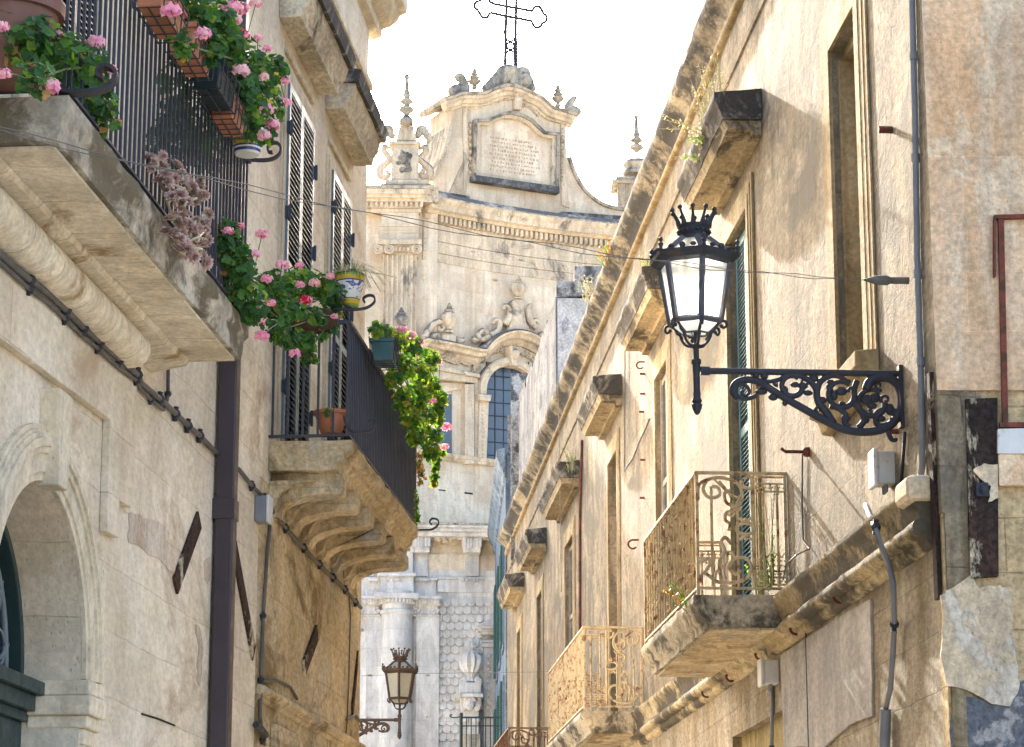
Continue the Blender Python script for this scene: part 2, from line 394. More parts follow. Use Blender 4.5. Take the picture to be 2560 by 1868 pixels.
# metal, wood, glass
M['iron'] = paint('black_iron_paint', (.026, .029, .040), .62, .3, (.06, .042, .034), .05, bump=.4)
M['lampfr'] = paint('blue_grey_lamp_paint', (.085, .09, .115), .55, .3, (.085, .05, .035), .1, bump=.3)
M['rustlamp'] = paint('brown_lamp_paint', (.075, .05, .036), .6, .3, (.12, .06, .035), .2, bump=.3)
M['rail'] = paint('dark_grey_rail_paint', (.042, .046, .066), .5, .2, (.06, .06, .068), .15)
M['rustrail'] = paint('rusty_cream_rail', (.55, .435, .26), .7, .2, (.22, .10, .045), .24, bump=.5, scale=12, rscale=9)
M['rustdark'] = paint('rusty_brown_rail', (.32, .2, .12), .75, .25, (.14, .065, .03), .3, bump=.5)
M['rust'] = paint('red_rust_iron', (.17, .04, .025), .75, .3, (.07, .035, .02), .4, bump=.4)
M['pipe'] = paint('brown_drainpipe_paint', (.050, .038, .044), .4, .12, bump=.05, scale=3)
M['greypipe'] = paint('grey_plastic_conduit', (.2, .215, .24), .5, .12)
M['cable'] = paint('grey_cable', (.105, .098, .088), .65, .3, bump=.2)
M['whitebox'] = paint('pale_plastic_box', (.62, .62, .6), .45, .08, (.45, .4, .32), -.1, bump=.05)
M['shut_dark'] = paint('blue_black_shutter_paint', (.024, .040, .058), .38, .2)
M['shut_edge'] = paint('sky_sheen_shutter_frame', (.13, .18, .225), .4, .1)  # sky reflection on the frames put into a paler, bluer colour
M['shut_teal'] = paint('faded_teal_shutter', (.11, .215, .23), .6, .2, (.2, .28, .29), .1)
M['shut_green'] = paint('green_shutter_paint', (.018, .09, .085), .5, .2)
M['door_green'] = paint('dark_green_door_paint', (.020, .042, .043), .4, .15)
M['woodgrey'] = paint('weathered_grey_wood', (.30, .26, .20), .75, .2, (.42, .37, .3), .3, bump=.3)
M['terra'] = paint('terracotta', (.42, .17, .09), .8, .15, (.32, .12, .065), .2, bump=.2)
M['browpot'] = paint('brown_plastic_pot', (.16, .075, .06), .45, .1)
M['greenbox'] = paint('dark_green_plastic', (.012, .03, .036), .4, .15)
M['bluebox'] = paint('blue_green_plastic', (.05, .12, .14), .45, .15)
M['coco'] = paint('coco_liner', (.055, .032, .019), .95, .4, bump=.9, scale=30)
M['void'] = paint('dark_room_void', (.012, .012, .013), .9, .1)
def glassm(name, col, rough=.12):
    t = NT(name); n = t.noise(t.co(), 2.5, 3)
    t.pbsdf(t.mix(n, col, tuple(c * 1.5 for c in col)), rough, t.bump(n, .08, .02), spec=.7); return t.mat
M['glass'] = glassm('dark_window_glass', (.03, .04, .052))
M['churchglass'] = glassm('leaded_church_glass', (.05, .075, .105), .2)
t = NT('rippled_lantern_glass'); n = t.noise(t.co(), 60, 4, .6, .5)
nb = t.bump(n, .5, .012)
tr = t.n('BsdfTranslucent', {'Color': (.85, .85, .8, 1), 'Normal': nb}); rf = t.n('BsdfRefraction', {'Color': (.97, .98, .97, 1), 'Roughness': .35, 'IOR': 1.12, 'Normal': nb})
gl = t.n('BsdfGlossy', {'Color': (1, 1, 1, 1), 'Roughness': .25, 'Normal': nb})
m1 = t.n('MixShader', {0: .34, 1: rf.outputs[0], 2: tr.outputs[0]}); m2 = t.n('MixShader', {0: .05, 1: m1.outputs[0], 2: gl.outputs[0]})
t.t.links.new(m2.outputs[0], t.out.inputs[0]); M['lampglass'] = t.mat
t = NT('dull_lantern_glass'); n = t.noise(t.co(), 40, 4)
t.pbsdf(t.mix(n, (.30, .28, .2), (.44, .43, .36)), .3, t.bump(n, .3, .01), spec=.5); M['dullglass'] = t.mat
t = NT('added_glow_bulb'); e = t.n('Emission', {'Color': (1, .97, .9, 1), 'Strength': 5.0}); t.t.links.new(e.outputs[0], t.out.inputs[0]); M['added_bulb'] = t.mat  # emitter added inside the lantern to strengthen the sun's glow in its glass
# painted pots: bands up the pot with blue brushwork
def majolica(name, stops, blue):
    t = NT(name); z = t.n('SeparateXYZ', {0: t.n('TexCoord').outputs['Generated']}).outputs[2]
    zz = t.math('ADD', z, t.ramp(t.noise(t.co(), 9, 2), 0, 1, -.012, .012))
    cr = t.n('ValToRGB', {0: zz}); cr.color_ramp.interpolation = 'CONSTANT'
    el = cr.color_ramp.elements
    while len(el) < len(stops): el.new(.5)
    for e_, (p, c) in zip(el, stops): e_.position = p; e_.color = (*c, 1)
    wv = t.noise(t.co((1, 1, .8)), 13, 3, .6, 1.6)
    band = t.math('MULTIPLY', t.math('GREATER_THAN', z, blue[0]), t.math('LESS_THAN', z, blue[1]))
    msk = t.math('MULTIPLY', band, t.ramp(wv, .52, .56))
    col = t.mix(msk, cr.outputs[0], (.035, .075, .33))
    msk2 = t.math('MULTIPLY', t.math('MULTIPLY', t.math('GREATER_THAN', z, blue[2]), t.math('LESS_THAN', z, blue[3])), t.ramp(t.noise(t.co(), 17, 2, .5, 1), .55, .6))
    col = t.mix(msk2, col, (.15, .3, .1))
    t.pbsdf(col, .15, None, spec=.6); return t.mat
Y_, W_, B_, G_ = (.62, .42, .03), (.72, .72, .68), (.03, .06, .25), (.2, .3, .04)
M['maj'] = majolica('painted_majolica', [(0, G_), (.06, Y_), (.2, B_), (.23, W_), (.74, B_), (.78, Y_), (.9, G_), (.96, (.05, .07, .05))], (.45, .74, .24, .45))
M['maj2'] = majolica('painted_blue_majolica', [(0, W_), (.05, B_), (.12, W_), (.16, B_), (.2, Y_), (.3, (.6, .2, .03)), (.36, W_)], (.42, .97, .2, .36))
M['leafA'] = leafm('geranium_leaf_dark', (.022, .072, .022), (.035, .11, .03), .3)
M['leafB'] = leafm('geranium_leaf_mid', (.045, .135, .03), (.075, .19, .04), .4)
M['leafC'] = leafm('geranium_leaf_lime', (.13, .24, .035), (.2, .3, .045), .5)
M['leafY'] = leafm('geranium_leaf_yellowing', (.38, .32, .05), (.3, .2, .05), .45)
M['leafD'] = leafm('dry_leaf', (.33, .17, .075), (.42, .26, .12), .4)
M['stem'] = paint('plant_stem', (.09, .12, .04), .7, .2)
M['petalA'] = leafm('pink_petal', (.82, .30, .48), (.86, .5, .62), .35)
M['petalB'] = leafm('red_petal', (.6, .015, .06), (.5, .01, .03), .3)
M['petalC'] = leafm('pale_pink_petal', (.86, .55, .58), (.85, .6, .6), .35)
for k in 'ABC':   # petals glow in their own colour, not leaf green
    for nd in M['petal' + k].node_tree.nodes:
        if nd.type == 'MIX_RGB' and nd.blend_type == 'MULTIPLY': nd.inputs[2].default_value = (1.2, 1.0, 1.1, 1)
M['succ'] = leafm('pink_grey_succulent', (.50, .33, .31), (.62, .47, .43), .12)
M['succ3'] = leafm('dusky_succulent', (.34, .215, .23), (.42, .29, .28), .12)
M['succ2'] = leafm('grey_green_succulent', (.22, .27, .22), (.3, .33, .28), .1)
M['dryweed'] = leafm('pale_dry_weed', (.58, .53, .38), (.46, .45, .27), .35)
for nd in M['dryweed'].node_tree.nodes:
    if nd.type == 'MIX_RGB' and nd.blend_type == 'MULTIPLY': nd.inputs[2].default_value = (1.2, 1.15, .9, 1)
t = NT('street_paving'); n = t.noise(t.co(), 1.5, 6)
t.pbsdf(t.mix(n, (.42, .39, .33), (.52, .48, .41)), .7, t.bump(n, .3, .02)); M['paving'] = t.mat
t = NT('pale_ground'); n = t.noise(t.co(), .05, 5)
t.pbsdf(t.mix(n, (.33, .3, .25), (.4, .37, .31)), .9); M['ground'] = t.mat
M['tracery'] = paint('grey_fanlight_tracery', (.16, .19, .205), .5, .2)
# ------------------------------------------------------------------ ground
mb = MB(); mb.add([(-900, -300, 0), (900, -300, 0), (900, 1500, 0), (-900, 1500, 0)], [(0, 1, 2, 3)])
tag(mb.build('ground', M['ground']), None, kind='structure')
mb = MB(); mb.add([(-40, -40, .004), (40, -40, .004), (40, 95, .004), (-40, 95, .004)], [(0, 1, 2, 3)])
tag(mb.build('street', M['paving']), None, kind='structure')

def arch_pts(c, r, zs, z0, n=20, ry=None):
    q = r if ry is None else ry
    return [(c - r, z0)] + [(c - r * math.cos(PI * i / n), zs + q * math.sin(PI * i / n)) for i in range(n + 1)] + [(c + r, z0)]
def rect(s0, s1, z0, z1): return [(s0, z0), (s1, z0), (s1, z1), (s0, z1)]
def louvres(mb, fr, s0, s1, z0, z1, d, fw=.06, th=.035, pitch=.042, m=0, me=1, mid=True):
    """one shutter leaf: frame of stiles and rails, tilted slats between"""
    mb.box(fr, s0, s0 + fw, d, d + th, z0, z1, me); mb.box(fr, s1 - fw, s1, d, d + th, z0, z1, me)
    rails = [z0, z1 - fw] + ([(z0 + z1) / 2 - fw / 2] if mid else [])
    for z in rails: mb.box(fr, s0 + fw, s1 - fw, d + .002, d + th - .002, z, z + fw, me)
    mb.box(fr, s0 + fw - .002, s1 - fw + .002, d - .012, d - .002, z0 + .01, z1 - .01, m)      # backing sheet added so the gaps between slats read as shade
    z = z0 + fw + .01
    while z < z1 - fw - .03:
        if not (mid and abs(z - (z0 + z1) / 2) < fw):
            a, b = s0 + fw - .004, s1 - fw + .004
            vs = [fr.P(a, d + .002, z + .034), fr.P(b, d + .002, z + .034), fr.P(b, d + th, z), fr.P(a, d + th, z),
                  fr.P(a, d + .002, z + .040), fr.P(b, d + .002, z + .040), fr.P(b, d + th, z + .007), fr.P(a, d + th, z + .007)]
            mb.add(vs, [(0, 1, 2, 3), (4, 7, 6, 5), (3, 2, 6, 7), (0, 4, 5, 1)], m)
        z += pitch
    return mb

# ------------------------------------------------------------------ left palazzo
lp = thing('palazzo', LW.P(20, 0, 0), 'cream limestone palazzo on the left, with two flower balconies and an arched doorway', 'building')
DC, DR, DRO, DZ = 14.80, 1.03, 1.36, 3.40          # doorway: centre, inner and outer radius, springing
WINS = [(22.10, 23.45, 6.14, 9.55), (24.55, 25.75, 6.14, 9.5)]
W0 = (14.0, 15.45, 6.12, 9.6)
holes = [arch_pts(DC, DR, DZ, .0 + .01)] + [rect(*w_) for w_ in WINS] + [rect(*W0), rect(22.25, 23.2, .01, 3.55)]
mb = MB(); SPL = 21.35
mb.outline(LW, [(-6, 0), (SPL, 0), (SPL, 12.5), (-6, 12.5)], -.5, 0, 0, [h for h in holes if h[0][0] < 20], back=False)
mb.outline(LW, [(SPL, 0), (27.05, 0), (27.05, 5.75), (SPL, 5.75)], -.5, 0, 1, [holes[-1]], back=False)
mb.outline(LW, [(SPL, 5.75), (27.05, 5.75), (27.05, 12.5), (SPL, 12.5)], -.5, 0, 0, holes[1:3], back=False)
mb.box(LW, -6, 27.05, -9, -.5, 0, 12.5, 0)
mb.build('wall', [M['l_wall'], M['l_ochre']], lp, weld=False)
# raised frame round the doorway bay
mb = MB(); mb.pout(LW, [(-60, 558), (345, 900), (331, 1270), (299, 1252), (297, 1345), (268, 1328), (277, 1049), (-60, 799)], .001, .055)
mb.build('doorway_frame', M['l_wall'], lp, bevel=.006)
# doorway
ar = MB()
def archring(mb, c, zs, r0, r1, d0, d1, m=0, n=26, z0=None):
    pts = [(c + r1 * math.cos(PI * i / n), zs + r1 * math.sin(PI * i / n)) for i in range(n + 1)] + [(c + r0 * math.cos(PI * i / n), zs + r0 * math.sin(PI * i / n)) for i in range(n, -1, -1)]
    return mb.outline(LW, pts, d0, d1, m)
archring(ar, DC, DZ, DR, DRO, .002, .03); archring(ar, DC, DZ, DR + .05, DRO - .03, .03, .045); archring(ar, DC, DZ, DR + .16, DRO - .05, .045, .062); archring(ar, DC, DZ, DRO - .13, DRO - .08, .062, .08)
surround = ar.build('arch_surround', M['l_smooth'], lp, smooth=35)
mb = MB(); mb.outline(LW, [(DC - .10, 4.40), (DC + .10, 4.40), (DC + .14, 4.97), (DC - .14, 4.97)], -.02, .125); mb.build('keystone', M['l_smooth'], surround, bevel=.008)
mb = MB()
for sg in (1,):
    a, b = (DC + DR, DC + DRO) if sg > 0 else (DC - DRO, DC - DR)
    mb.box(LW, a + .01, b - .02, -.3, .03, 0, 3.0); mb.box(LW, a + .005, b - .015, -.3, .04, 2.78, 2.96)
    for z0, z1, e in ((3.0, 3.1, .0), (3.1, 3.18, .02), (3.18, 3.3, .045), (3.3, 3.395, .03)):
        mb.box(LW, a + .01 - e, b - .02 + e, -.33, .032 + e, z0 + .001, z1, 0)
mb.build('impost', M['l_smooth'], surround, bevel=.012)
door = MB()
door.box(LW, DC - DR - .02, DC + DR + .02, -.5, -.32, 3.14, 3.20); door.box(LW, DC - DR - .02, DC + DR + .02, -.5, -.27, 3.201, 3.30); door.box(LW, DC - DR - .02, DC + DR + .02, -.5, -.22, 3.301, 3.38)
door.box(LW, DC - DR, DC + DR, -.5, -.36, 2.9, 3.139)
for a in (DC - DR, DC - .06, DC + DR - .12): door.box(LW, a, a + .12, -.49, -.37, 0, 2.899)
for z in (0.02, 1.1, 2.7): door.box(LW, DC - DR + .12, DC + DR - .12, -.485, -.385, z, z + .18)
n = 26; r1, r0 = DR + .01, DR - .05
pts = [(DC + r1 * math.cos(PI * i / n), 3.381 + r1 * math.sin(PI * i / n)) for i in range(n + 1)] + [(DC + r0 * math.cos(PI * i / n), 3.381 + r0 * math.sin(PI * i / n)) for i in range(n, -1, -1)]
door.outline(LW, pts, -.49, -.36)
dn = door.build('door', M['door_green'], lp, bevel=.006)
mb = MB(); mb.outline(LW, arch_pts(DC, DR - .02, 3.38, .1), -.48, -.475); mb.build('pane', M['glass'], dn)
mb = MB()
lp_fan = lambda a, b: LW.P(a, -.43, b)
for k in range(7):
    a = PI * (k + .5) / 7
    mb.tube([lp_fan(DC + q * math.cos(a + .10 * math.sin(q * 7)), 3.4 + q * math.sin(a + .10 * math.sin(q * 7))) for q in [i * .082 for i in range(1, 12)]], .016, 6)
    c = (DC + .72 * math.cos(a), 3.4 + .72 * math.sin(a))
    mb.tube(arc(lp_fan, c, .11, a, a + 2 * PI, 14), .013, 5)
mb.tube(arc(lp_fan, (DC, 3.4), .35, 0, PI, 14), .018, 6); mb.tube(arc(lp_fan, (DC, 3.4), .86, 0, PI, 24), .02, 6)
mb.build('fanlight_tracery', M['tracery'], dn, smooth=True)

# main cornice
mb = MB(); mb.sweep(LW, [(-.3, 11.93), (.0, 11.93), (.09, 11.96), (.1, 12.05), (.2, 12.08), (.28, 12.15), (.3, 12.2), (.38, 12.24), (.40, 12.45), (-.3, 12.5)], -6, 27.4)
mb.sweep(LW, [(.0, 11.2), (.05, 11.2), (.06, 11.27), (0, 11.3)], 16, 27.06)
mb.build('cornice', M['l_smooth'], lp, bevel=.008)
# roof slab set back behind the cornice
mb = MB(); mb.box(LW, -6, 27, -8.9, -.35, 12.5, 12.62); mb.build('roof', M['l_hoodtop'], lp)

# upper windows: surround, hood, shutters
for i, (a, b, z0, z1) in enumerate(WINS):
    mb = MB()
    for e, d in ((.17, .02), (.11, .032)):
        mb.box(LW, a - e, a, -.02 if e > .15 else .02, d, z0, z1 + e); mb.box(LW, b, b + e, -.02 if e > .15 else .02, d, z0, z1 + e); mb.box(LW, a, b, -.02 if e > .15 else .02, d, z1, z1 + e - .002)
    mb.box(LW, a - .05, b + .05, .003, .035, z1 + .25, z1 + .3)
    fr_ = mb.build('window_surround', M['l_smooth'], lp, bevel=.008)
    mb = MB(); mb.box(LW, a, b, -.34, -.3, z0, z1); mb.build('pane', M['glass'], fr_)
    hs0, hs1 = ((21.75, 23.85), (24.25, 26.1))[i]
    mb = MB(); mb.sweep(LW, [(.003, 10.02), (.2, 10.02), (.22, 10.1), (.27, 10.16), (.30, 10.28), (.003, 10.3)], hs0, hs1, 0)
    mb.sweep(LW, [(.003, 10.302), (.34, 10.282), (.37, 10.4), (.003, 10.5)], hs0 - .05, hs1 + .05, 1)
    mb.build('window_hood', [M['l_hood'], M['l_hoodtop']], lp, smooth=50, worn=.006)
    mid = (a + b) / 2
    for j, (x0, x1) in enumerate(((a + .01, mid - .004), (mid + .004, b - .01))):
        mb = louvres(MB(), LW, x0, x1, z0 + .02, z1 - .015, .012, fw=.07, th=.04, pitch=.055)
        sh = mb.build('shutter', [M['shut_dark'], M['shut_edge']], fr_)
        for zz in (z0 + .5, z0 + 1.25, z0 + 2.1, z0 + 2.9):
            mb = MB(); x = x0 if j == 0 else x1; mb.box(LW, x - .035, x + .035, -.008, .066, zz, zz + .11); mb.tube([LW.P(x, .07, zz - .02), LW.P(x, .07, zz + .13)], .013, 6)
            mb.build('hinge', M['shut_dark'], sh)
# the shuttered window behind the near balcony
a, b, z0, z1 = W0
mb = MB()
mb.box(LW, a - .18, a, .002, .05, z0, z1 + .18); mb.box(LW, b, b + .18, .002, .05, z0, z1 + .18); mb.box(LW, a, b, .002, .049, z1, z1 + .18)
fr_ = mb.build('window_surround', M['l_smooth'], lp, bevel=.008)
for x0, x1 in ((a + .01, 14.945), (14.955, b - .01)):
    mb = louvres(MB(), LW, x0, x1, z0 + .02, z1 - .02, .0, fw=.08, th=.04); mb.build('shutter', [M['shut_dark'], M['shut_dark']], fr_)

# ground floor hooded doorway past the drainpipe
mb = MB(); a, b = 22.25, 23.2
mb.box(LW, a - .18, a, .002, .05, 0, 3.73); mb.box(LW, b, b + .18, .002, .05, 0, 3.73); mb.box(LW, a, b, .002, .05, 3.55, 3.73)
mb.box(LW, a - .1, a - .02, .05, .07, 0, 3.6); mb.box(LW, b + .02, b + .1, .05, .07, 0, 3.6); mb.box(LW, a - .1, b + .1, .05, .07, 3.6, 3.68)
mb.sweep(LW, [(.002, 3.86), (.03, 3.88), (.04, 3.92), (.08, 3.94), (.08, 3.98), (.002, 4.0)], 21.4, 27.0)
fr_ = mb.build('doorway_surround', M['l_ochre'], lp, bevel=.008)
for pk in (((653, 1704), (690, 1700), (726, 1718), (743, 1748)), ((866, 1800), (888, 1787), (914 - 12, 1806), (905, 1823))):
    mb = MB(); mb.tube([LW.pp(x, y, .02) for x, y in pk], .014, 5); mb.build('relief_moulding', M['cable'], lp)
mb = MB(); mb.box(LW, a, b, -.34, -.3, 0, 3.55); mb.build('door', M['niche'], fr_)
# dark iron tie bars let into slots in the wall
for pk in (((497, 1278), (505, 1320), (446, 1486), (437, 1445)), ((592, 1352), (640, 1618), (634, 1652), (588, 1400)), ((793, 1562), (797, 1600), (763, 1694), (759, 1655)), ((897, 1626), (896, 1660), (884, 1794), (882, 1770))):
    mb = MB(); mb.pout(LW, pk, .002, .022); mb.build('tie_bar', M['rustplate'], lp, bevel=.004)
mb = MB(); mb.tube([LW.pp(354, 1785, .004), LW.pp(395, 1797, .004), LW.pp(437, 1814, .004)], .007, 4); mb.build('wall_crack', M['void'], lp)

for pk in (((322, 1282), (352, 1284), (356, 1296), (398, 1304), (414, 1318), (413, 1370), (436, 1384), (441, 1442), (420, 1424), (404, 1402), (372, 1388), (350, 1366), (322, 1356)), ((512, 1400), (527, 1392), (530, 1440), (520, 1462), (511, 1450)), ((488, 1560), (500, 1570), (508, 1640), (500, 1720), (492, 1700), (497, 1630))):
    mb = MB(); mb.pout(LW, rough(pk, 4, 2.5), .001, .005); mb.build('render_patch', M['l_patch'], lp, bevel=.002)
# ------------------------------------------------------------------ balcony with the painted pot (near one)
S0, S1, DD, ZT = 12.66, 17.46, .66, 6.05
mb = MB(); mb.sweep(LW, [(.003, 5.80), (DD - .05, 5.80), (DD - .035, 5.86), (DD - .03, 5.93), (DD, 5.96), (DD, ZT), (.003, ZT)], S0, S1, 0, n=24)
bal = mb.build('balcony', M['l_slab'], lp, smooth=50, worn=.007)
mb = MB(); mb.box(LW, S0 + .06, S1 - .06, .004, DD - .08, 5.78, 5.799); mb.build('soffit', M['l_soffit'], bal)
mb = MB(); k = 12
prof = [(.003, 5.485)] + [(.12 + .12 * math.sin(PI * (.0 + i / k)), 5.61 - .12 * math.cos(PI * i / k)) for i in range(k + 1)] + [(.15, 5.735), (.15, 5.779), (.003, 5.779)]
mb.sweep(LW, prof, 2, 16.35, n=14)
mb.sweep(LW, [(.003, 5.70), (.25, 5.745), (.27, 5.778), (.003, 5.778)], 2, 17.38)
mb.build('roll_moulding', M['l_soffit'], bal, smooth=45, worn=.004)
rl = DD - .035
mb = MB()
mb.box(LW, S0 + .03, S1 + .04, rl - .025, rl + .025, 6.09, 6.105); mb.box(LW, S0 + .03, S1 + .04, rl - .022, rl + .022, 7.245, 7.27)
s = S0 + .04
while s < S1 + .04:
    mb.box(LW, s - .0085, s + .0085, rl - .008, rl + .008, 6.105, 7.246); s += .108
for e in (S0 + .045, S1 + .03):
    mb.box(LW, e - .022, e + .022, .0, rl - .026, 6.09, 6.105); mb.box(LW, e - .022, e + .022, .0, rl - .023, 7.245, 7.27)
    d = rl - .12
    while d > .03: mb.box(LW, e - .008, e + .008, d - .011, d + .011, 6.105, 7.246); d -= .118
for s in (13.2, 14.6, 16.0, 17.2): mb.box(LW, s - .015, s + .015, rl - .01, rl + .01, ZT - .02, 6.09)
mb.build('railing', M['rail'], bal)
def scroll_at(Y, pix, wid=.045, th=.013, name='scroll_bracket', par=None, mat='iron'):
    pts = [at(x, y, Y) for x, y in smooth_path(pix, 5)]
    mb = MB(); mb.strip(pts, (0, 1, 0), wid, th); return mb.build(name, M[mat], par, smooth=40)
YN = LW.P(12.7, .6, 0).y
scroll_at(YN, [(135, 165), (130, 142), (112, 133), (100, 146), (101, 172), (113, 200), (135, 222), (165, 232), (210, 233), (252, 226), (282, 207), (290, 185), (280, 172), (262, 168), (246, 178), (246, 192), (258, 196)], .08, .02, par=bal)
YF = LW.P(17.5, .6, 0).y
scroll_at(YF, [(612, 398), (650, 401), (680, 398), (698, 386), (702, 370), (693, 358), (678, 359), (670, 368), (672, 380), (682, 381)], .05, .016, par=bal)

# ------------------------------------------------------------------ balcony on scrolled corbels (far one)
T0, T1, ED = 21.72, 26.2, .72
mb = MB(); mb.sweep(LW, [(.003, 5.86), (ED - .12, 5.86), (ED - .11, 5.92), (ED - .06, 5.95), (ED - .06, 6.0), (ED - .01, 6.03), (ED, 6.12), (.003, 6.12)], T0, T1, 0, n=20)
ba2 = mb.build('balcony', M['l_ochre'], lp, smooth=50, worn=.009)
for i in range(6):
    s = T0 + .14 + i * (T1 - T0 - .42) / 5
    pr = [(.003, 5.859), (.6, 5.859), (.62, 5.82), (.62, 5.70), (.58, 5.675), (.53, 5.682)]
    pr += [(.50 - .43 * math.sin(t_ * PI / 2 / 8), 5.53 + .145 * math.cos(t_ * PI / 2 / 8)) for t_ in range(9)]
    pr += [(.06, 5.50), (.003, 5.49)]
    mb = MB(); mb.sweep(LW, pr, s, s + .26)
    inner = [(.003, 5.78), (.40, 5.78)] + [(.40 - .34 * math.sin(t_ * PI / 2 / 6), 5.58 + .2 * math.cos(t_ * PI / 2 / 6)) for t_ in range(7)] + [(.003, 5.54)]
    mb.sweep(LW, inner, s - .09, s - .001); mb.sweep(LW, inner, s + .261, s + .35)
    mb.build('corbel', M['l_ochre'], ba2, smooth=50, worn=.009, cell=.07)
r2 = ED - .04
mb = MB()
mb.box(LW, T0 - .02, T1 + .02, r2 - .025, r2 + .025, 6.15, 6.17); mb.box(LW, T0 - .02, T1 + .02, r2 - .025, r2 + .025, 7.15, 7.18)
s = T0 - .01
while s < T1 + .02: mb.box(LW, s - .009, s + .009, r2 - .009, r2 + .009, 6.17, 7.151); s += .098
for e in (T0 - .005, T1 + .005):
    mb.box(LW, e - .025, e + .025, .0, r2 - .026, 6.15, 6.17); mb.box(LW, e - .025, e + .025, .0, r2 - .026, 7.15, 7.18)
    d = .03
    while d < r2 - .05: mb.box(LW, e - .01, e + .01, d - .01, d + .01, 6.17, 7.151); d += .132
mb.build('railing', M['rail'], ba2)
YB = LW.P(T0, .7, 0).y; YB2 = LW.P(T1, .7, 0).y
scroll_at(YB, [(650, 755), (672, 765), (688, 773), (698, 760), (697, 744), (686, 736), (672, 742)], .05, .015, par=ba2)
scroll_at(YB, [(835, 773), (860, 774), (890, 774), (918, 769), (936, 755), (934, 741), (920, 739), (908, 747), (912, 756)], .05, .015, par=ba2)
scroll_at(YB, [(852, 726), (854, 745), (862, 762), (880, 771)], .06, .015, par=ba2)
scroll_at(YB, [(860, 1040), (864, 1060), (878, 1077), (900, 1081), (925, 1078), (938, 1064), (936, 1053), (924, 1053), (920, 1060)], .045, .014, par=ba2)
scroll_at(YB2, [(1035, 1325), (1060, 1325), (1082, 1323), (1096, 1310), (1093, 1299), (1080, 1297), (1074, 1306), (1080, 1312)], .05, .014, par=ba2)

# ------------------------------------------------------------------ drainpipe, cables, boxes on the left wall
dp = thing('drainpipe', LW.pp(540, 1860, .1), 'tall brown square drainpipe running up the left palazzo wall', 'drainpipe')
sc_, _ = LW.px(562, 1500, .1)
mb = MB(); mb.box(LW, sc_ - .08, sc_ + .08, .02, .165, 0, 11.9); mb.build('pipe', M['pipe'], dp, bevel=.012)
for z in (2.9, 5.05, 8.6): 
    mb = MB(); mb.box(LW, sc_ - .09, sc_ + .09, .0, .174, z, z + (.035 if z < 4 else .16)); mb.build('collar', M['iron' if z < 4 else 'pipe'], dp, bevel=.004)

def cable(name, pts, r, label, cat, mat='cable', clips=0, clipm='iron'):
    p = [pts[0]]
    for a, b in zip(pts, pts[1:]):
        n = max(1, int((b - a).length / .35))
        for i in range(1, n + 1):
            q = a.lerp(b, i / n)
            if i < n: q = q + Vector((0, 0, R.uniform(-.012, .006)))
            p.append(q)
    if clips:
        e = thing(name, pts[0], label, cat)
        mb = MB(); mb.tube(p, r, 6); mb.build('wire', M[mat], e, smooth=True)
        L = sum((b - a).length for a, b in zip(p, p[1:])); acc = 0; step = L / clips
        for a, b in zip(p, p[1:]):
            acc += (b - a).length
            if acc > step:
                acc = 0; mb = MB(); mb.tube([b + Vector((.0, 0, r * 2.4)), b + Vector((-.01, 0, -r * 2.4))], r * .9, 5); mb.ball(b, min(r * 1.9, r + .014), n=6, rings=4); mb.build('clip', M[clipm], e)
        return e
    mb = MB(); mb.tube(p, r, 6); return tag(mb.build(name, M[mat], None, smooth=True), label, cat)
lc = lambda d, *px: [LW.pp(x, y, d) for x, y in px]
cable('cable', lc(.085, (-20, 620), (120, 733), (250, 855), (345, 938)) + lc(.03, (352, 958), (400, 998), (440, 1035), (500, 1090), (551, 1138)), .022, 'thick dark cable clipped under the near balcony moulding and on to the drainpipe', 'cable', clips=16)
cable('cable', lc(.075, (-20, 640), (120, 757), (245, 872), (342, 952)) + lc(.025, (350, 972), (378, 1000), (408, 1025), (415, 1015), (420, 985), (421, 886)), .014, 'thin dark wire below the thick cable that turns up to the near balcony', 'cable', clips=9)
cable('cable', lc(.03, (596, 1172), (630, 1215), (662, 1246), (690, 1290), (740, 1350), (800, 1412), (850, 1460), (903, 1520)), .018, 'dark cable run from the drainpipe beneath the corbels of the far balcony', 'cable', clips=12)
cable('cable', lc(.03, (676, 1298), (668, 1380), (658, 1540), (652, 1700), (650, 1790), (657, 1850), (662, 1862)), .016, 'grey cable dropping straight from the small grey box to the hooded doorway', 'cable', clips=5)
cable('cable', lc(.02, (872, 1480), (876, 1540), (872, 1700), (868, 1800), (862, 1866)), .008, 'thin wire running down the far end of the left palazzo', 'cable')
jb = thing('junction_box', LW.pp(677, 1272, .05), 'small grey junction box beside the first corbel of the far balcony', 'box')
mb = MB(); a, z = LW.px(676, 1272, .12); mb.box(LW, a - .09, a + .09, .0, .1, z - .12, z + .1); mb.build('case', M['greypipe'], jb, bevel=.012)
mb = MB(); mb.box(LW, a - .095, a + .095, .1, .125, z - .125, z + .105); mb.build('lid', M['whitebox'], jb, bevel=.008)
tag(MB().tube(lc(.05, (640, 1812), (652, 1822), (664, 1838)), .03, 8).build('cable_end', M['iron']), 'black cable stub sticking out below the grey cable by the hooded doorway', 'cable')
# ------------------------------------------------------------------ right palazzo
rp = thing('palazzo', RW.P(30, 0, 0), 'weathered ochre plaster palazzo on the right, with rusty balconies and hooded windows', 'building')
C0 = 17.95; RE = 65.5
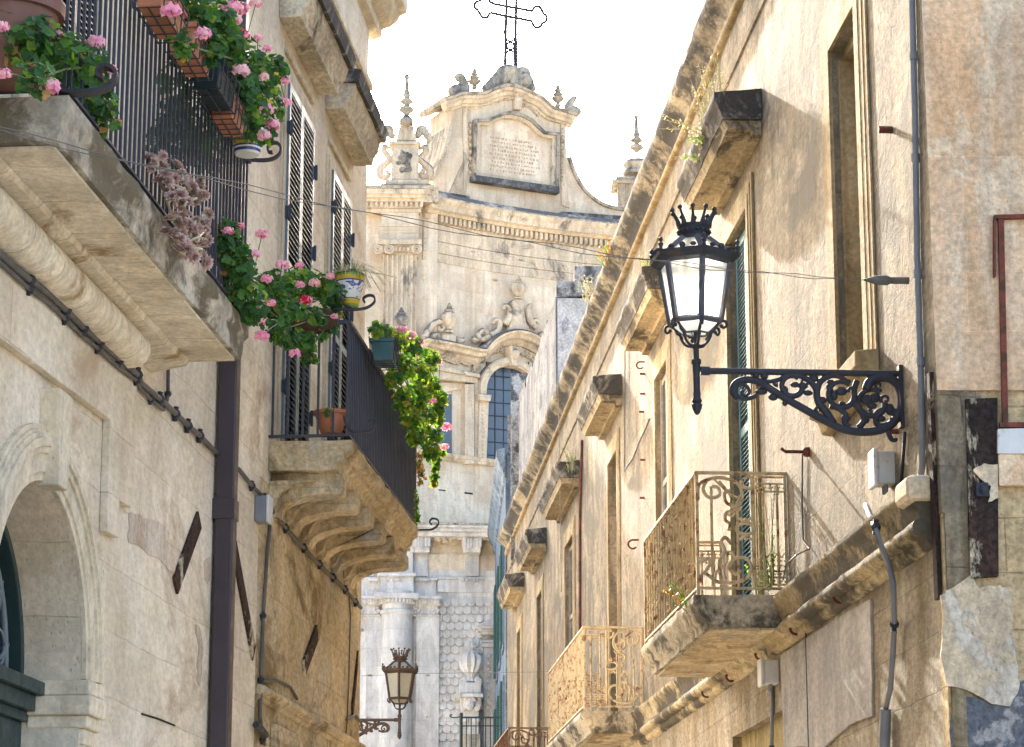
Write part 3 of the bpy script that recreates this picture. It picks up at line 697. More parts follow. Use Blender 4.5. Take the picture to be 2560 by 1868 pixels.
# openings: (s0, s1, z0, z1)
RWIN = [(20.28, 21.40, 6.55, 9.62), (26.0, 27.45, 5.18, 9.55), (32.85, 34.15, 6.2, 9.5), (39.05, 40.35, 5.18, 9.5), (46.6, 48.3, 6.2, 9.4), (53.9, 55.3, 5.18, 9.4), (60.3, 61.6, 6.2, 9.4)]
GR = [(24.85, 28.05, .01, 4.15)]
mb = MB()
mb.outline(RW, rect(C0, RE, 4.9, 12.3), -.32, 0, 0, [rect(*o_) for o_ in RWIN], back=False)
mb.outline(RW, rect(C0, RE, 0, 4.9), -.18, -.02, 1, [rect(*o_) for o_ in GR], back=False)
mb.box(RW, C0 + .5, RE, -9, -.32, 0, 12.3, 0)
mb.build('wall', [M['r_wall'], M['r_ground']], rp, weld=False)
# end wall facing the camera: bare stone below, render above
EN = Frame(RW.P(C0, 0, 0).x, RW.P(C0, 0, 0).y, 0.0, 1)      # s runs to the right, d towards the camera
mb = MB(); ze = 5.72
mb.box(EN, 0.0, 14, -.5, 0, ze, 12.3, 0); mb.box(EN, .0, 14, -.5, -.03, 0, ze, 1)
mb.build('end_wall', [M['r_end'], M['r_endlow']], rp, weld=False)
# cornice with roll below
mb = MB(); mb.sweep(RW, [(-.32, 12.3), (.02, 12.0), (.04, 12.08), (.07, 12.12), (.13, 12.17), (.2, 12.21), (.25, 12.26), (.25, 12.36), (-.32, 12.42)], C0 - .1, RE, n=60)
mb.build('cornice', M['r_cornice'], rp, smooth=50, worn=.012, cell=.25)
mb = MB(); mb.sweep(RW, [(.0, 11.91)] + [(.04 + .04 * math.sin(PI * i / 6), 11.95 - .04 * math.cos(PI * i / 6)) for i in range(7)] + [(0, 12.0)], C0, RE, n=30)
mb.build('roll_moulding', M['r_trim'], rp, smooth=45)
mb = MB(); mb.sweep(RW, [(.0, 11.36), (.025, 11.37), (.03, 11.43), (0, 11.45)], C0, RE, n=30); mb.build('fillet', M['r_wall'], rp)
mb = MB(); mb.box(RW, C0 + .4, RE, -8.9, -.33, 12.3, 12.34); mb.build('roof', M['r_cornice'], rp)
# string course: stained fascia over a reeded roll
prof = [(-.02, 4.70), (.03, 4.72), (.05, 4.75), (.055, 4.78), (.09, 4.785)] + [(.09 + .06 * math.sin(PI * i / 8), 4.845 - .06 * math.cos(PI * i / 8)) for i in range(9)] + [(.09, 4.915), (.1, 4.93), (.11, 5.0), (.14, 5.06), (.17, 5.09), (.18, 5.11), (.18, 5.145), (-.02, 5.17)]
mb = MB(); mb.sweep(RW, prof, C0 + .28, RE, n=60); mb.build('string_course', M['r_band'], rp, smooth=50, worn=.006, cell=.16)
mb = MB(); mb.box(RW, 18.16, 18.62, -.02, .195, 5.03, 5.22); mb.build('corner_block', M['patch'], rp, bevel=.05)

def hood(s0, s1, d=.42, z0=10.12, z1=10.5, name='window_hood', broken=False):
    mb = MB()
    pr = [(.003, z0 - .06), (d * .22, z0 - .06), (d * .24, z0 - .01), (d * .3, z0), (d * .78, z0 + .0), (d * .8, z0 + .05), (d * .88, z0 + .098), (.003, z0 + .098)]
    mb.sweep(RW, pr, s0, s1, n=10); h_ = mb.build(name, M['r_hood'], rp, smooth=50, worn=.008)
    mb = MB(); mb.sweep(RW, [(.003, z0 + .1), (d * .9, z0 + .1), (d * .93, z0 + .16), (d * .97, z0 + .19), (d, z0 + .25), (d + .03, z0 + .28), (d + .03, z1), (d * .5, z1 + .03), (.003, z1 + .05)], s0 - .03, s1 + .03, n=10); mb.build('lip', M['r_hoodtop'], h_, smooth=50, worn=.012); return h_
def surround(o_, e=.3, d=.07, z1x=0):
    a, b, z0, z1 = o_; mb = MB()
    for ee, d0, d1 in ((e, .002, d * .6), (e * .72, d * .6, d * .8), (e * .4, d * .8, d)):
        mb.box(RW, a - ee, a, d0, d1, z0, z1 + ee); mb.box(RW, b, b + ee, d0, d1, z0, z1 + ee); mb.box(RW, a, b, d0, d1, z1, z1 + ee)
    return mb.build('window_surround', M['r_trim'], rp, bevel=.008)
hoods = [None, (25.1, 28.05), (31.95, 35.05), (38.35, 41.1), (45.4, 49.4), (52.9, 56.3), (59.3, 62.6)]
for i, o_ in enumerate(RWIN):
    a, b, z0, z1 = o_
    sr = surround(o_,   .42 if i == 0 else .3, .035 if i == 0 else (.05 if i == 1 else .03))
    if hoods[i]: hood(hoods[i][0], hoods[i][1], .46 if i == 1 else .42)
    if i == 0:
        mb = MB(); mb.box(RW, a, b, -.315, -.27, z0, z1); mb.build('blind_panel', M['niche'], sr)
        mb = MB(); mb.box(RW, a + .005, b - .005, -.268, -.1, z1 - .09, z1 - .002); mb.box(RW, b - .06, b - .003, -.268, -.05, z0, z1 - .092); mb.build('inner_jamb', M['r_trim'], sr, bevel=.01)
        mb = MB(); mb.sweep(RW, [(.003, 6.24), (.09, 6.26), (.12, 6.36), (.2, 6.4), (.2, 6.53), (.003, 6.55)], a - .45, b + .5); mb.build('sill', M['r_trim'], sr, bevel=.01)
        continue
    if i == 1:
        mid = (a + b) / 2
        for x0, x1 in ((a + .01, mid - .004), (mid + .004, b - .01)):
            mb = louvres(MB(), RW, x0, x1, z0 + .02, z1 - .01, -.11, fw=.1, th=.045, pitch=.05); mb.build('shutter', [M['shut_teal'], M['shut_teal']], sr)
        mb = MB(); mb.box(RW, a, b, -.3, -.27, z0, z1); mb.build('door', M['void'], sr)
        continue
    if i == 3:
        mb = MB(); mb.box(RW, a, b, -.2, -.14, z0, 7.55); mb.build('masonry_infill', M['r_wall'], sr)
        mb = MB(); mb.box(RW, a, b, -.315, -.25, 7.55, z1); mb.build('blind_panel', M['niche'], sr); continue
    # casement: grey wooden frame and dark glass
    mb = MB(); mid = (a + b) / 2
    for x in (a, mid - .05, b - .1): mb.box(RW, x, x + .1, -.12, -.05, z0, z1)
    for z in (z0, z0 + .9, z0 + 1.8, z1 - .1): mb.box(RW, a + .1, mid - .05, -.115, -.06, z, z + .08); mb.box(RW, mid + .05, b - .1, -.115, -.06, z, z + .08)
    cs = mb.build('casement', M['woodgrey'], sr, bevel=.006)
    mb = MB(); mb.box(RW, a, b, -.2, -.08, z0, z1); mb.build('pane', M['glass'], cs)
    if z0 > 6:
        mb = MB(); mb.sweep(RW, [(.003, z0 - .2), (.1, z0 - .17), (.16, z0 - .06), (.16, z0 - .003), (.003, z0 - .003)], a - .35, b + .35); mb.build('sill', M['r_trim'], sr, bevel=.01)
# ground floor: walled-up doorway and render patches with real edges
mb = MB(); a, b, z0, z1 = GR[0]; mb.box(RW, a, b, -.17, -.12, z0, z1); mb.build('walled_up_doorway', M['ochre_door'], rp)
mb = MB(); mb.pout(RW, rough([(2023, 1590), (2176, 1497), (2180, 1790), (2120, 1812), (2060, 1868), (1960, 1868), (1950, 1640)], 6, 2.5), -.019, .0); mb.build('render_patch', M['greyplaster'], rp, bevel=.004)
mb = MB(); mb.pout(EN, rough([(2352, 1488), (2370, 1475), (2426, 1438), (2450, 1470), (2500, 1462), (2530, 1480), (2532, 1560), (2546, 1670), (2548, 1722), (2525, 1766), (2480, 1760), (2420, 1726), (2370, 1715), (2352, 1640), (2358, 1560)], 4, 3.5), -.03, .012); mb.build('render_patch', M['patch'], rp, bevel=.01)
mb = MB(); mb.pout(EN, rough([(2385, 1720), (2480, 1762), (2560, 1700), (2700, 1690), (2700, 1990), (2376, 1990), (2378, 1790)], 5, 5), -.03, -.008); mb.build('cement_patch', M['cement'], rp, bevel=.01)
mb = MB(); mb.pout(EN, [(2494, 1072), (2720, 1066), (2720, 1134), (2494, 1134)], -.03, .05); mb.build('ledge', M['whitebox'], rp, bevel=.008)
mb = MB(); mb.pout(EN, [(2496, 1135), (2720, 1135), (2720, 1214), (2498, 1214)], -.03, .03); mb.build('render_patch', M['r_end'], rp, bevel=.008)
# iron tie plate with bolt
tp = MB().pout(EN, [(2414, 997), (2494, 994), (2497, 1440), (2427, 1446), (2420, 1200)], -.03, .02).build('tie_plate', M['rustplate'], rp, bevel=.004)
c = EN.pp(2456, 1225, .03)
mb = MB(); mb.box(EN, EN.px(2440, 1225, .05)[0], EN.px(2472, 1225, .05)[0], .015, .05, c.z - .05, c.z + .05); mb.ball(c + Vector((0, -.015, 0)), .032); mb.build('bolt', M['iron'], tp, bevel=.006)
mb = MB(); mb.pout(EN, rough([(2432, 1175), (2460, 1158), (2495, 1160), (2496, 1245), (2470, 1255), (2478, 1215), (2450, 1196)], 3, 2.5), .02, .035); mb.build('mortar_smear', M['patch'], tp, bevel=.004)
# red iron window frame on the end wall
st_ = MB().pout(EN, [(2485, 545), (2490, 545), (2490, 690), (2485, 690)], .0, .05)
mb = MB(); mb.pout(EN, [(2496, 545), (2510, 545), (2521, 1056), (2507, 1056)], .0, .04); rf_ = mb.build('iron_frame', M['rust'], rp); st_.build('stub_rail', M['rust'], rf_)
mb = MB(); mb.pout(EN, [(2486, 537), (2760, 530), (2760, 540), (2486, 546)], .0, .05); mb.build('crossbar', M['rust'], rf_); mb = MB(); mb.pout(EN, [(2500, 1056), (2760, 1054), (2760, 1068), (2500, 1068)], .0, .045); mb.build('crossbar', M['rust'], rf_)

# ------------------------------------------------------------------ right balconies
def spiral(f, c, r, turns, a0, sgn=1, n=26, rmin=.12):
    return [f(c[0] + r * (1 - (1 - rmin) * i / n) * math.cos(a0 + sgn * turns * 2 * PI * i / n), c[1] + r * (1 - (1 - rmin) * i / n) * math.sin(a0 + sgn * turns * 2 * PI * i / n)) for i in range(n + 1)]
def right_balcony(s0, s1, D, flip=False, mat='rustrail', closed=True):
    z0, z1 = 5.17, 6.36
    mb = MB(); mb.sweep(RW, [(.003, 4.86), (D - .13, 4.86), (D - .12, 4.93), (D - .07, 4.96), (D - .05, 5.03), (D - .01, 5.07), (D, 5.10), (D, 5.16), (.003, 5.17)], s0, s1, n=16)
    b = mb.build('balcony', M['r_slabend'], rp, smooth=50, worn=.008)
    mb = MB(); mb.box(RW, s0 + .05, s1 - .05, .004, D - .17, 4.835, 4.859); mb.build('soffit', M['l_ochre'], b)
    e = D - .05; q0, q1 = s0 + .05, s1 - .05
    mb = MB()
    for s_ in (q0, q1): mb.box(RW, s_ - .02, s_ + .02, 0, e + .02, z1 - .03, z1); mb.box(RW, s_ - .015, s_ + .015, 0, e, z0 + .05, z0 + .075)
    mb.box(RW, q0 + .021, q1 - .021, e - .025, e + .025, z1 - .03, z1 - .001); mb.box(RW, q0, q1, e - .015, e + .015, z0 + .05, z0 + .074)
    for s_ in (q0, q1):
        for d_ in (.02, e): mb.box(RW, s_ - .016, s_ + .016, d_ - .016, d_ + .016, z0, z1 - .031)
    mb.build('handrail', M[mat], b, bevel=.003)
    # street front: close bars set with cast leaves
    mb = MB(); n = int((q1 - q0) / .2)
    for i in range(1, n):
        s_ = q0 + (q1 - q0) * i / n
        mb.bar(RW.P(s_, e, z0 + .07), RW.P(s_, e, z1 - .03), .02)
        z = z0 + .12
        while z < z1 - .1:
            mb.ball(RW.P(s_ + R.uniform(-.015, .015), e + R.choice((-1, 1)) * .018, z), (.016, .022, .016), n=5, rings=3)
            z += R.uniform(.07, .15) if (z < z0 + .45 or z > z1 - .3) else R.uniform(.12, .3)
    mb.build('front_bars', M[mat], b)
    # the two ends: scrolled panel and lattice panel
    for s_, sg in ((q0, 1), (q1, 1)):
        mb = MB()
        L = (lambda u, v, s_=s_: RW.P(s_, e - u * e, z0 + .08 + v * (z1 - z0 - .12)))     # u from the street edge to the wall
        k = .62
        U = (lambda u: 1 - u) if flip else (lambda u: u)
        f = lambda u, v: L(U(u), v)
        asp = e / (z1 - z0 - .12)
        g = lambda u, v: f(u * k, v)
        def cur(pts, r=.018): mb.tube([g(u, v) for u, v in smooth_path(pts, 5)], r, 5)
        mb.bar(f(k, 0), f(k, 1), .03); mb.bar(g(.26, .0), g(.26, .9), .02); mb.bar(g(.72, .0), g(.72, .75), .018)
        # upper scroll
        cur([(.02, .78), (.05, .92), (.35, .98), (.62, .96), (.78, .9), (.8, .78), (.68, .72), (.52, .76), (.5, .84), (.6, .87)])
        cur([(.8, .96), (.84, .9), (.98, .89), (1.0, .96), (.92, 1.0), (.86, .97)])
        cur([(.3, .97), (.45, .9), (.6, .83), (.74, .8)], .012); cur([(.4, .95), (.55, .86), (.62, .78)], .012); cur([(.62, .76), (.72, .68), (.8, .72)], .012)
        cur([(.18, .95), (.12, .87), (.22, .8), (.4, .82), (.38, .89), (.27, .9)])
        cur([(.78, .82), (.66, .7), (.52, .66), (.5, .6), (.58, .56), (.56, .5)]); cur([(.52, .66), (.62, .63), (.68, .66)], .01)
        # lower scroll
        cur([(.05, .03), (.1, .12), (.4, .03), (.8, .06), (.95, .16), (.86, .25), (.66, .25), (.56, .17), (.66, .11), (.76, .15)])
        cur([(.3, .05), (.34, .14), (.5, .2), (.52, .3)], .013); cur([(.5, .06), (.46, .14), (.5, .22)], .012); cur([(.66, .25), (.6, .31), (.5, .3)], .012); cur([(.02, .2), (.1, .25), (.16, .2)], .012)
        cur([(.12, .12), (.22, .2), (.18, .25), (.08, .22)]); cur([(.4, .06), (.38, .22), (.48, .32), (.42, .4), (.5, .44), (.6, .38)]); cur([(.46, .3), (.62, .28), (.66, .24)], .01)
        # oval with palmettes
        cx, cy = .86, .52; cur([(cx + .16 * math.cos(t_ * PI / 6), cy + .05 * math.sin(t_ * PI / 6)) for t_ in range(13)])
        for sv in (-1, 1):
            for du in (-.1, 0, .1): mb.tube([g(cx, cy + sv * .05), g(cx + du, cy + sv * .1)], [.012, .016], 5)
        # lattice: quatrefoils in rows, bars between
        h = lambda u, v: f(k + .04 + u * (1 - k - .06), v)
        for v in (.99, .93, .86, .14, .085, .02): mb.bar(h(0, v), h(1, v), .014)
        for u in (.22, .72): mb.bar(h(u, .0), h(u, .93), .018); mb.ball(h(u, .30), .02, n=6, rings=4); mb.ball(h(u, .84), .02, n=6, rings=4)
        for v, rr in ((.895, .028), (.05, .028), (.115, .024), (.19, .03), (.235, .026)):
            for u in (.0, .25, .5, .75, 1.0):
                c = h(u, v); tt = (f(1, 0) - f(0, 0)).normalized()
                for a in range(4):
                    an = a * PI / 2 + .2 * (v * 10 % 1)
                    mb.tube([c, c + tt * rr * math.cos(an) + Vector((0, 0, rr * math.sin(an)))], .009, 4)
        for u in (.08, .33, .58, .83): mb.tube([h(u, .26), h(u + .12, .31), h(u + .24, .26)], .009, 4)
        mb.build('side_panel', M[mat], b)
    return b
right_balcony(24.15, 28.45, .92); right_balcony(36.0, 42.2, .88, True); right_balcony(52.4, 57.2, .86, False, 'rustdark')

# ------------------------------------------------------------------ things fixed to the right wall
rc = lambda d, *px: [RW.pp(x, y, d) for x, y in px]
cd = thing('conduit', RW.pp(2300, 1150, .03), 'grey plastic conduit running up the right palazzo by the corner', 'conduit')
mb = MB(); mb.tube(rc(.025, (2280, -10), (2288, 300), (2293, 640), (2303, 950), (2306, 1165)) + rc(.03, (2302, 1190), (2288, 1203), (2272, 1210)), .024, 8); mb.build('pipe', M['greypipe'], cd, smooth=40)
for x, y in ((2284, 140), (2288, 394), (2294, 684), (2302, 905)):
    mb = MB(); p = RW.pp(x, y, .025); mb.tube([p - Vector((0, 0, .03)), p + Vector((0, 0, .03))], .03, 8); mb.build('collar', M['greypipe'], cd)
cable('cable', rc(.1, (2165, 1262), (2180, 1300)) + rc(.24, (2190, 1318), (2200, 1360)) + rc(.12, (2222, 1410), (2233, 1460)) + rc(.03, (2236, 1560), (2232, 1640), (2226, 1720), (2214, 1772)), .024, 'thick grey hose bending over the string course on the right palazzo', 'cable', mat='greypipe', clips=4)
tag(MB().tube(rc(.03, (2214, 1772), (2211, 1870), (2209, 1960)), .045, 10).build('conduit', M['greypipe'], None, smooth=40), 'wider blue-grey conduit sleeve at the foot of the grey hose', 'conduit')
cable('cable', rc(.0, (1913, 1710), (1912, 1650), (1914, 1610), (1922, 1588)) , .012, 'short cable looping above the lower white meter box', 'cable')
cable('cable', rc(.0, (1930, 1712), (1931, 1760), (1929, 1870)), .02, 'pale cable hanging below the lower white meter box', 'cable', mat='greypipe', clips=3)
cable('cable', rc(.0, (1985, 1545), (2008, 1540), (2014, 1580), (2017, 1680), (2022, 1870)), .009, 'thin dark wire hanging down the ground floor plaster of the right palazzo', 'cable')
cable('cable', rc(.02, (2262, 1080), (2258, 1140), (2252, 1210)), .014, 'black cable between the lamp bracket and the corner of the right palazzo', 'cable', mat='iron')
cable('cable', rc(.02, (2006, 1136), (2005, 1250), (2008, 1350), (2024, 1372)) + rc(.22, (1990, 1388), (1965, 1412), (1958, 1450)), .008, 'thin wire hanging from the iron hook down to the string course', 'cable')
cable('cable', rc(.02, (1455, 1100), (1450, 1300), (1450, 1420), (1450, 1590)), .026, 'rusty downpipe between the bricked-up window and the casement further along', 'pipe', mat='rust')
cable('cable', rc(.03, (1563, 760), (1562, 1000), (1562, 1180)), .009, 'thin dark wire running straight down beside the second small hood', 'cable')
cable('cable', rc(.03, (1624, 1048), (1600, 1100), (1580, 1150), (1563, 1172)), .012, 'black cable slanting across the plaster left of the grey casement', 'cable')
def wbox(x0, y0, x1, y1, label, D=.13):
    s0, zt = RW.px(x1, y0, .02); s1, zb = RW.px(x0, y1, D)
    m_, zm = RW.px((x0 + x1) / 2, (y0 + y1) / 2, D / 2)
    e = thing('meter_box', RW.P(m_, 0, zm), label, 'box'); hh = (y1 - y0) / (6300 / m_) / 2; ww = .1
    mb = MB(); mb.box(RW, m_ - ww, m_ + ww, -.02, D, zm - hh, zm + hh); mb.build('case', M['whitebox'], e, bevel=.015)
    mb = MB(); mb.box(RW, m_ - ww - .012, m_ + ww + .012, D, D + .035, zm - hh - .02, zm + hh + .02); mb.build('lid', M['whitebox'], e, bevel=.012)
    mb = MB()
    for q in (-.05, .0, .05): mb.tube([RW.P(m_ + q, .06, zm - hh), RW.P(m_ + q, .06, zm - hh - .06)], .014, 6)
    mb.build('gland', M['greypipe'], e)
wbox(2187, 1132, 2232, 1215, 'white meter box under the lamp bracket, standing on the string course')
wbox(1906, 1653, 1940, 1711, 'white meter box below the near rusty balcony, over the walled-up doorway')
# hooks
def ring_hook(x, y, label):
    p = RW.pp(x, y, .03); mb = MB(); pts = [p + Vector((-.02, .0, .0)) + Vector((-.05 * math.sin(a), -.03, -.05 + .05 * math.cos(a))) for a in [i * .42 for i in range(12)]]
    mb.tube([p + Vector((.06, 0, 0))] + pts, .013, 6); tag(mb.build('wall_hook', M['rust'], None, smooth=True), label, 'hook', 'iron hooks under the right string course')
ring_hook(2103, 1480, 'rusty hook under the string course, the one nearest the thick grey hose')
ring_hook(1993, 1560, 'rusty hook just right of the near balcony soffit, where the thin wire starts')
ring_hook(1905, 1625, 'rusty hook above the lower white meter box')
ring_hook(1831, 1681, 'rusty hook below the soffit of the near rusty balcony')
ring_hook(1770, 1722, 'rusty hook at the far corner of the near rusty balcony')
hk = MB(); p = RW.pp(2023, 1130, 0); o_ = (RW.P(0, 1, 0) - RW.P(0, 0, 0))
hk.tube([p, p + o_ * .22, p + o_ * .26 + Vector((0, 0, .03))], .016, 6); hk.ball(p + o_ * .02, .05); tag(hk.build('wall_hook', M['rust'], None, smooth=True), 'iron hook sticking out of the sunlit plaster below the lamp bracket', 'hook')
hk = MB(); p = RW.pp(2231, 325, 0); hk.tube([p, p + o_ * .11], .03, 4); tag(hk.build('iron_stub', M['rust']), 'short rusty iron stub high on the right wall between the blind window and the conduit', 'stub')
hk = MB(); p = RW.pp(2245, 1079, 0); hk.tube([p, p + o_ * .09], .02, 4); tag(hk.build('iron_stub', M['rust']), 'small rusty iron stub just under the tail of the lamp bracket', 'stub')
# rust strip at the corner
mb = MB(); mb.box(RW, 18.04, 18.16, .0, .03, 4.3, 5.95); tag(mb.build('iron_strip', M['rustplate'], None, bevel=.004), 'dark rusted iron strip down the corner of the right palazzo', 'strip')

cable('cord', rc(.36, (1394, 935)) + rc(.3, (1398, 1100), (1401, 1290)) + rc(.12, (1403, 1480)), .007, 'pale cord hanging straight down from the right cornice past the small hoods', 'cord', mat='woodgrey')
for i, (x, y, l_) in enumerate(((1612, 905, 'curled iron hook high on the plaster between the second and third hoods'), (1597, 1350, 'curled iron hook at the far end of the near rusty balcony handrail'))):
    p = RW.pp(x, y, .02 if i == 0 else .95); u_ = (RW.P(1, 0, 0) - RW.P(0, 0, 0)); mb = MB()
    mb.tube([p] + [p + o_ * (.07 + .05 * math.sin(a)) + Vector((0, 0, -.05 + .05 * math.cos(a))) for a in [q * .5 for q in range(9)]], .011, 6); tag(mb.build('wall_hook', M['rust'], None, smooth=True), l_, 'hook')
for k, (x, y) in enumerate(((1612, 935), (1612, 985), (1610, 1030), (1612, 1150), (1611, 1245))):
    p = RW.pp(x, y, .0); MB().tube([p, p + o_ * .07], .016, 5).build('iron_peg', M['rust'], rp)
# ------------------------------------------------------------------ street lamps on scrolled wall brackets
def street_lamp(wall, out, reach, label, with_glow, rot, irn, glass):
    e = thing('street_lamp', wall, label, 'street lamp', 'crowned lanterns on wall brackets')
    up = Vector((0, 0, 1)); out = out.normalized(); side = out.cross(up).normalized()
    pole = wall + out * reach
    f = lambda d, z: wall + out * d + up * z
    mb = MB()
    mb.tube([f(.0, 0), f(reach - .04, 0)], .026, 10); mb.tube([f(reach - .10, 0), f(reach - .03, 0)], .036, 10)
    vs = [wall + out * a + side * b + up * c for a in (0, .03) for b in (-.05, .05) for c in (-.42, .06)]
    mb.add(vs, [(0, 1, 3, 2), (4, 6, 7, 5), (0, 4, 5, 1), (2, 3, 7, 6), (0, 2, 6, 4), (1, 5, 7, 3)])
    mb.build('arm', irn, e, smooth=40)
    k = .3935 / 329
    g = lambda x, y: f(max(.0, (1790 - x) * k), (1180 - y) * k)
    mb = MB()
    def vine(pts, r0, r1=None):
        q = smooth_path(pts, 5); n = len(q); r1 = r0 if r1 is None else r1
        P = [g(*p) for p in q]; rr = [1.3 * (r0 + (r1 - r0) * i / (n - 1)) for i in range(n)]
        i0 = len(mb.v); mb.tube(P, rr, 8)
    vine([(778, 1312), (762, 1304), (758, 1325), (782, 1338), (806, 1315), (792, 1278), (752, 1262), (722, 1290), (724, 1335), (765, 1360), (815, 1352), (850, 1335)], .008, .014)
    vine([(735, 1355), (702, 1318), (716, 1262), (775, 1234), (850, 1242), (920, 1278), (1000, 1330), (1100, 1388), (1200, 1445), (1300, 1500), (1400, 1545), (1500, 1562), (1600, 1556), (1690, 1526), (1750, 1465), (1780, 1390), (1782, 1310), (1758, 1245), (1700, 1208), (1630, 1208), (1580, 1240), (1560, 1290)], .020, .030)
    vine([(1340, 1512), (1290, 1430), (1248, 1375), (1240, 1300), (1268, 1235), (1330, 1200), (1390, 1204), (1440, 1240)], .026, .014)
    for c, r in (((1082, 1270), 66), ((1398, 1322), 84), ((1592, 1372), 86), ((1665, 1470), 56)):
        vine([(c[0] + r * math.cos(t_ * PI / 7), c[1] + r * math.sin(t_ * PI / 7)) for t_ in range(13)], .019, .014)
    vine([(1470, 1372), (1520, 1430), (1536, 1490), (1500, 1535)], .019); vine([(1650, 1430), (1612, 1480), (1630, 1520), (1690, 1512)], .017)
    vine([(940, 1244), (1000, 1228), (1060, 1200), (1140, 1206), (1210, 1250), (1244, 1310)], .013, .02); vine([(840, 1226), (890, 1240), (940, 1244)], .013)
    vine([(1320, 1395), (1370, 1412), (1420, 1450), (1410, 1500), (1440, 1530)], .017); vine([(1690, 1530), (1696, 1580), (1712, 1610), (1735, 1612), (1738, 1600)], .018, .010)
    vine([(1500, 1230), (1480, 1290), (1484, 1360)], .018)
    for x, y, a, b in ((850, 1205, 18, 14), (905, 1206, 20, 20), (882, 1312, 30, 15), (958, 1345, 24, 18), (1032, 1382, 14, 16), (1150, 1268, 26, 18), (1182, 1314, 24, 14), (1222, 1216, 24, 20), (1100, 1262, 24, 14), (1270, 1360, 26, 18), (1396, 1300, 30, 22), (1440, 1235, 18, 12), (1560, 1352, 34, 26), (1610, 1340, 30, 24), (1590, 1390, 26, 18), (1418, 1478, 22, 24), (1548, 1480, 20, 22), (1706, 1414, 24, 30), (1650, 1475, 22, 16), (1350, 1330, 18, 24), (1330, 1240, 20, 12), (1740, 1440, 20, 26)):
        c = g(x, y); n0 = len(mb.v); mb.ball((0, 0, 0), 1, n=8, rings=5)
        for i in range(n0, len(mb.v)):
            v = mb.v[i]; mb.v[i] = c + out * (v.x * a * k * 1.35) + up * (v.z * b * k * 1.35) + side * (v.y * .022)
    for c_, r_, a_ in (((1160, 1240), 26, 0), ((1250, 1420), 26, 2), ((1030, 1300), 22, 4), ((1330, 1270), 28, 1), ((1470, 1300), 30, 3), ((1560, 1440), 30, 5), ((1680, 1350), 34, 2.5), ((1640, 1260), 30, 1), ((1400, 1400), 26, 4), ((1290, 1480), 22, 0), ((980, 1250), 18, 1), ((900, 1290), 18, 3)):
        mb.tube([g(c_[0] + r_ * (1 - .07 * q) * math.cos(a_ + q * .55), c_[1] + r_ * (1 - .07 * q) * math.sin(a_ + q * .55)) for q in range(12)], [.016 - .0008 * q for q in range(12)], 6)
    for x in (1095, 1575): mb.tube([g(x, 1215), g(x, 1188)], .013, 6)
    mb.build('scroll_bracket', irn, e, smooth=True)
    # pole with collars and drop finial
    mb = MB()
    mb.lathe(pole, [(.004, -.345), (.018, -.335), (.034, -.30), (.042, -.265), (.030, -.255), (.040, -.235), (.028, -.21), (.030, -.18), (.026, -.16), (.027, -.02), (.030, .0), (.030, .05), (.038, .055), (.038, .085), (.030, .09), (.023, .10), (.023, .17), (.034, .18), (.034, .20), (.018, .215), (.016, .37)], 12)
    mb.build('pole', irn, e, smooth=40)
    # four curled arms from hub to lantern
    mb = MB(); H = 6
    vv = lambda R_, z, i: pole + Vector((R_ * math.cos(rot + i * PI / 3), R_ * math.sin(rot + i * PI / 3), z))
    for i in range(H):
        pr = [(.02, .19), (.07, .20), (.105, .235), (.125, .285), (.15, .305), (.165, .34), (.20, .37), (.235, .365), (.245, .335), (.225, .315), (.205, .33)]
        mb.tube([vv(a, b, i) for a, b in smooth_path(pr, 4)], .011, 6); mb.ball(vv(.205, .33, i), .016, n=6, rings=4); mb.ball(vv(.115, .265, i), (.016, .016, .02), n=6, rings=4)
    mb.build('cradle', irn, e, smooth=True)
    # lantern: hexagonal frame, rim, roof ribs
    zb, zt, zr0, zr1 = .375, .83, .87, 1.035
    rb, rt, rr0, rr1 = .20, .278, .305, .112
    mb = MB()
    for i in range(H):
        mb.bar(vv(rb, zb, i), vv(rt, zt, i), .034); mb.bar(vv(rb, zb, i), vv(rb, zb, i + 1), .034); mb.bar(vv(rr0, zr0, i), vv(rr1, zr1, i), .036)
        mb.bar(vv(rb, zb, i), vv(.10, zb - .085, i), .012); mb.bar(vv(.10, zb - .085, i), vv(.10, zb - .085, i + 1), .014)
    mb.build('frame', irn if not with_glow else M['lampfr'], e)
    mb = MB()
    prof = [(.275, .815), (.32, .835), (.355, .865), (.365, .895), (.32, .90), (.295, .875), (.27, .835)]
    n = len(prof); vs = [vv(a, b, i) for i in range(H) for a, b in prof]
    mb.add(vs, [(i * n + j, i * n + (j + 1) % n, ((i + 1) % H) * n + (j + 1) % n, ((i + 1) % H) * n + j) for i in range(H) for j in range(n)])
    for i in range(H):
        c = vv(.345, .9, i); mb.lathe(c, [(.016, 0), (.010, .015), (.018, .03), (.020, .045), (.008, .055), (.016, .07), (.016, .085), (.003, .1)], 8)
        for q in (.25, .5, .75):
            c = vv(.35, .905, i).lerp(vv(.35, .905, i + 1), q); c = pole + Vector(((c - pole).x * 1.0, (c - pole).y * 1.0, (c - pole).z))
            mb.ball(c + Vector((0, 0, .012)), (.026, .026, .026 if q == .5 else .016), n=6, rings=4)
    mb.build('rim', irn, e)
    mb = MB(); pole0 = pole; pole = pole - Vector((0, 0, .05))
    mb.lathe(pole, [(.105, 1.075), (.118, 1.08), (.118, 1.10), (.105, 1.105), (.112, 1.13), (.125, 1.15), (.118, 1.165), (.128, 1.18), (.128, 1.195), (.105, 1.2)], 18)
    for i in range(18):
        a = 2 * PI * i / 18; mb.ball(pole + Vector((.122 * math.cos(a), .122 * math.sin(a), 1.142)), .014, n=6, rings=4)
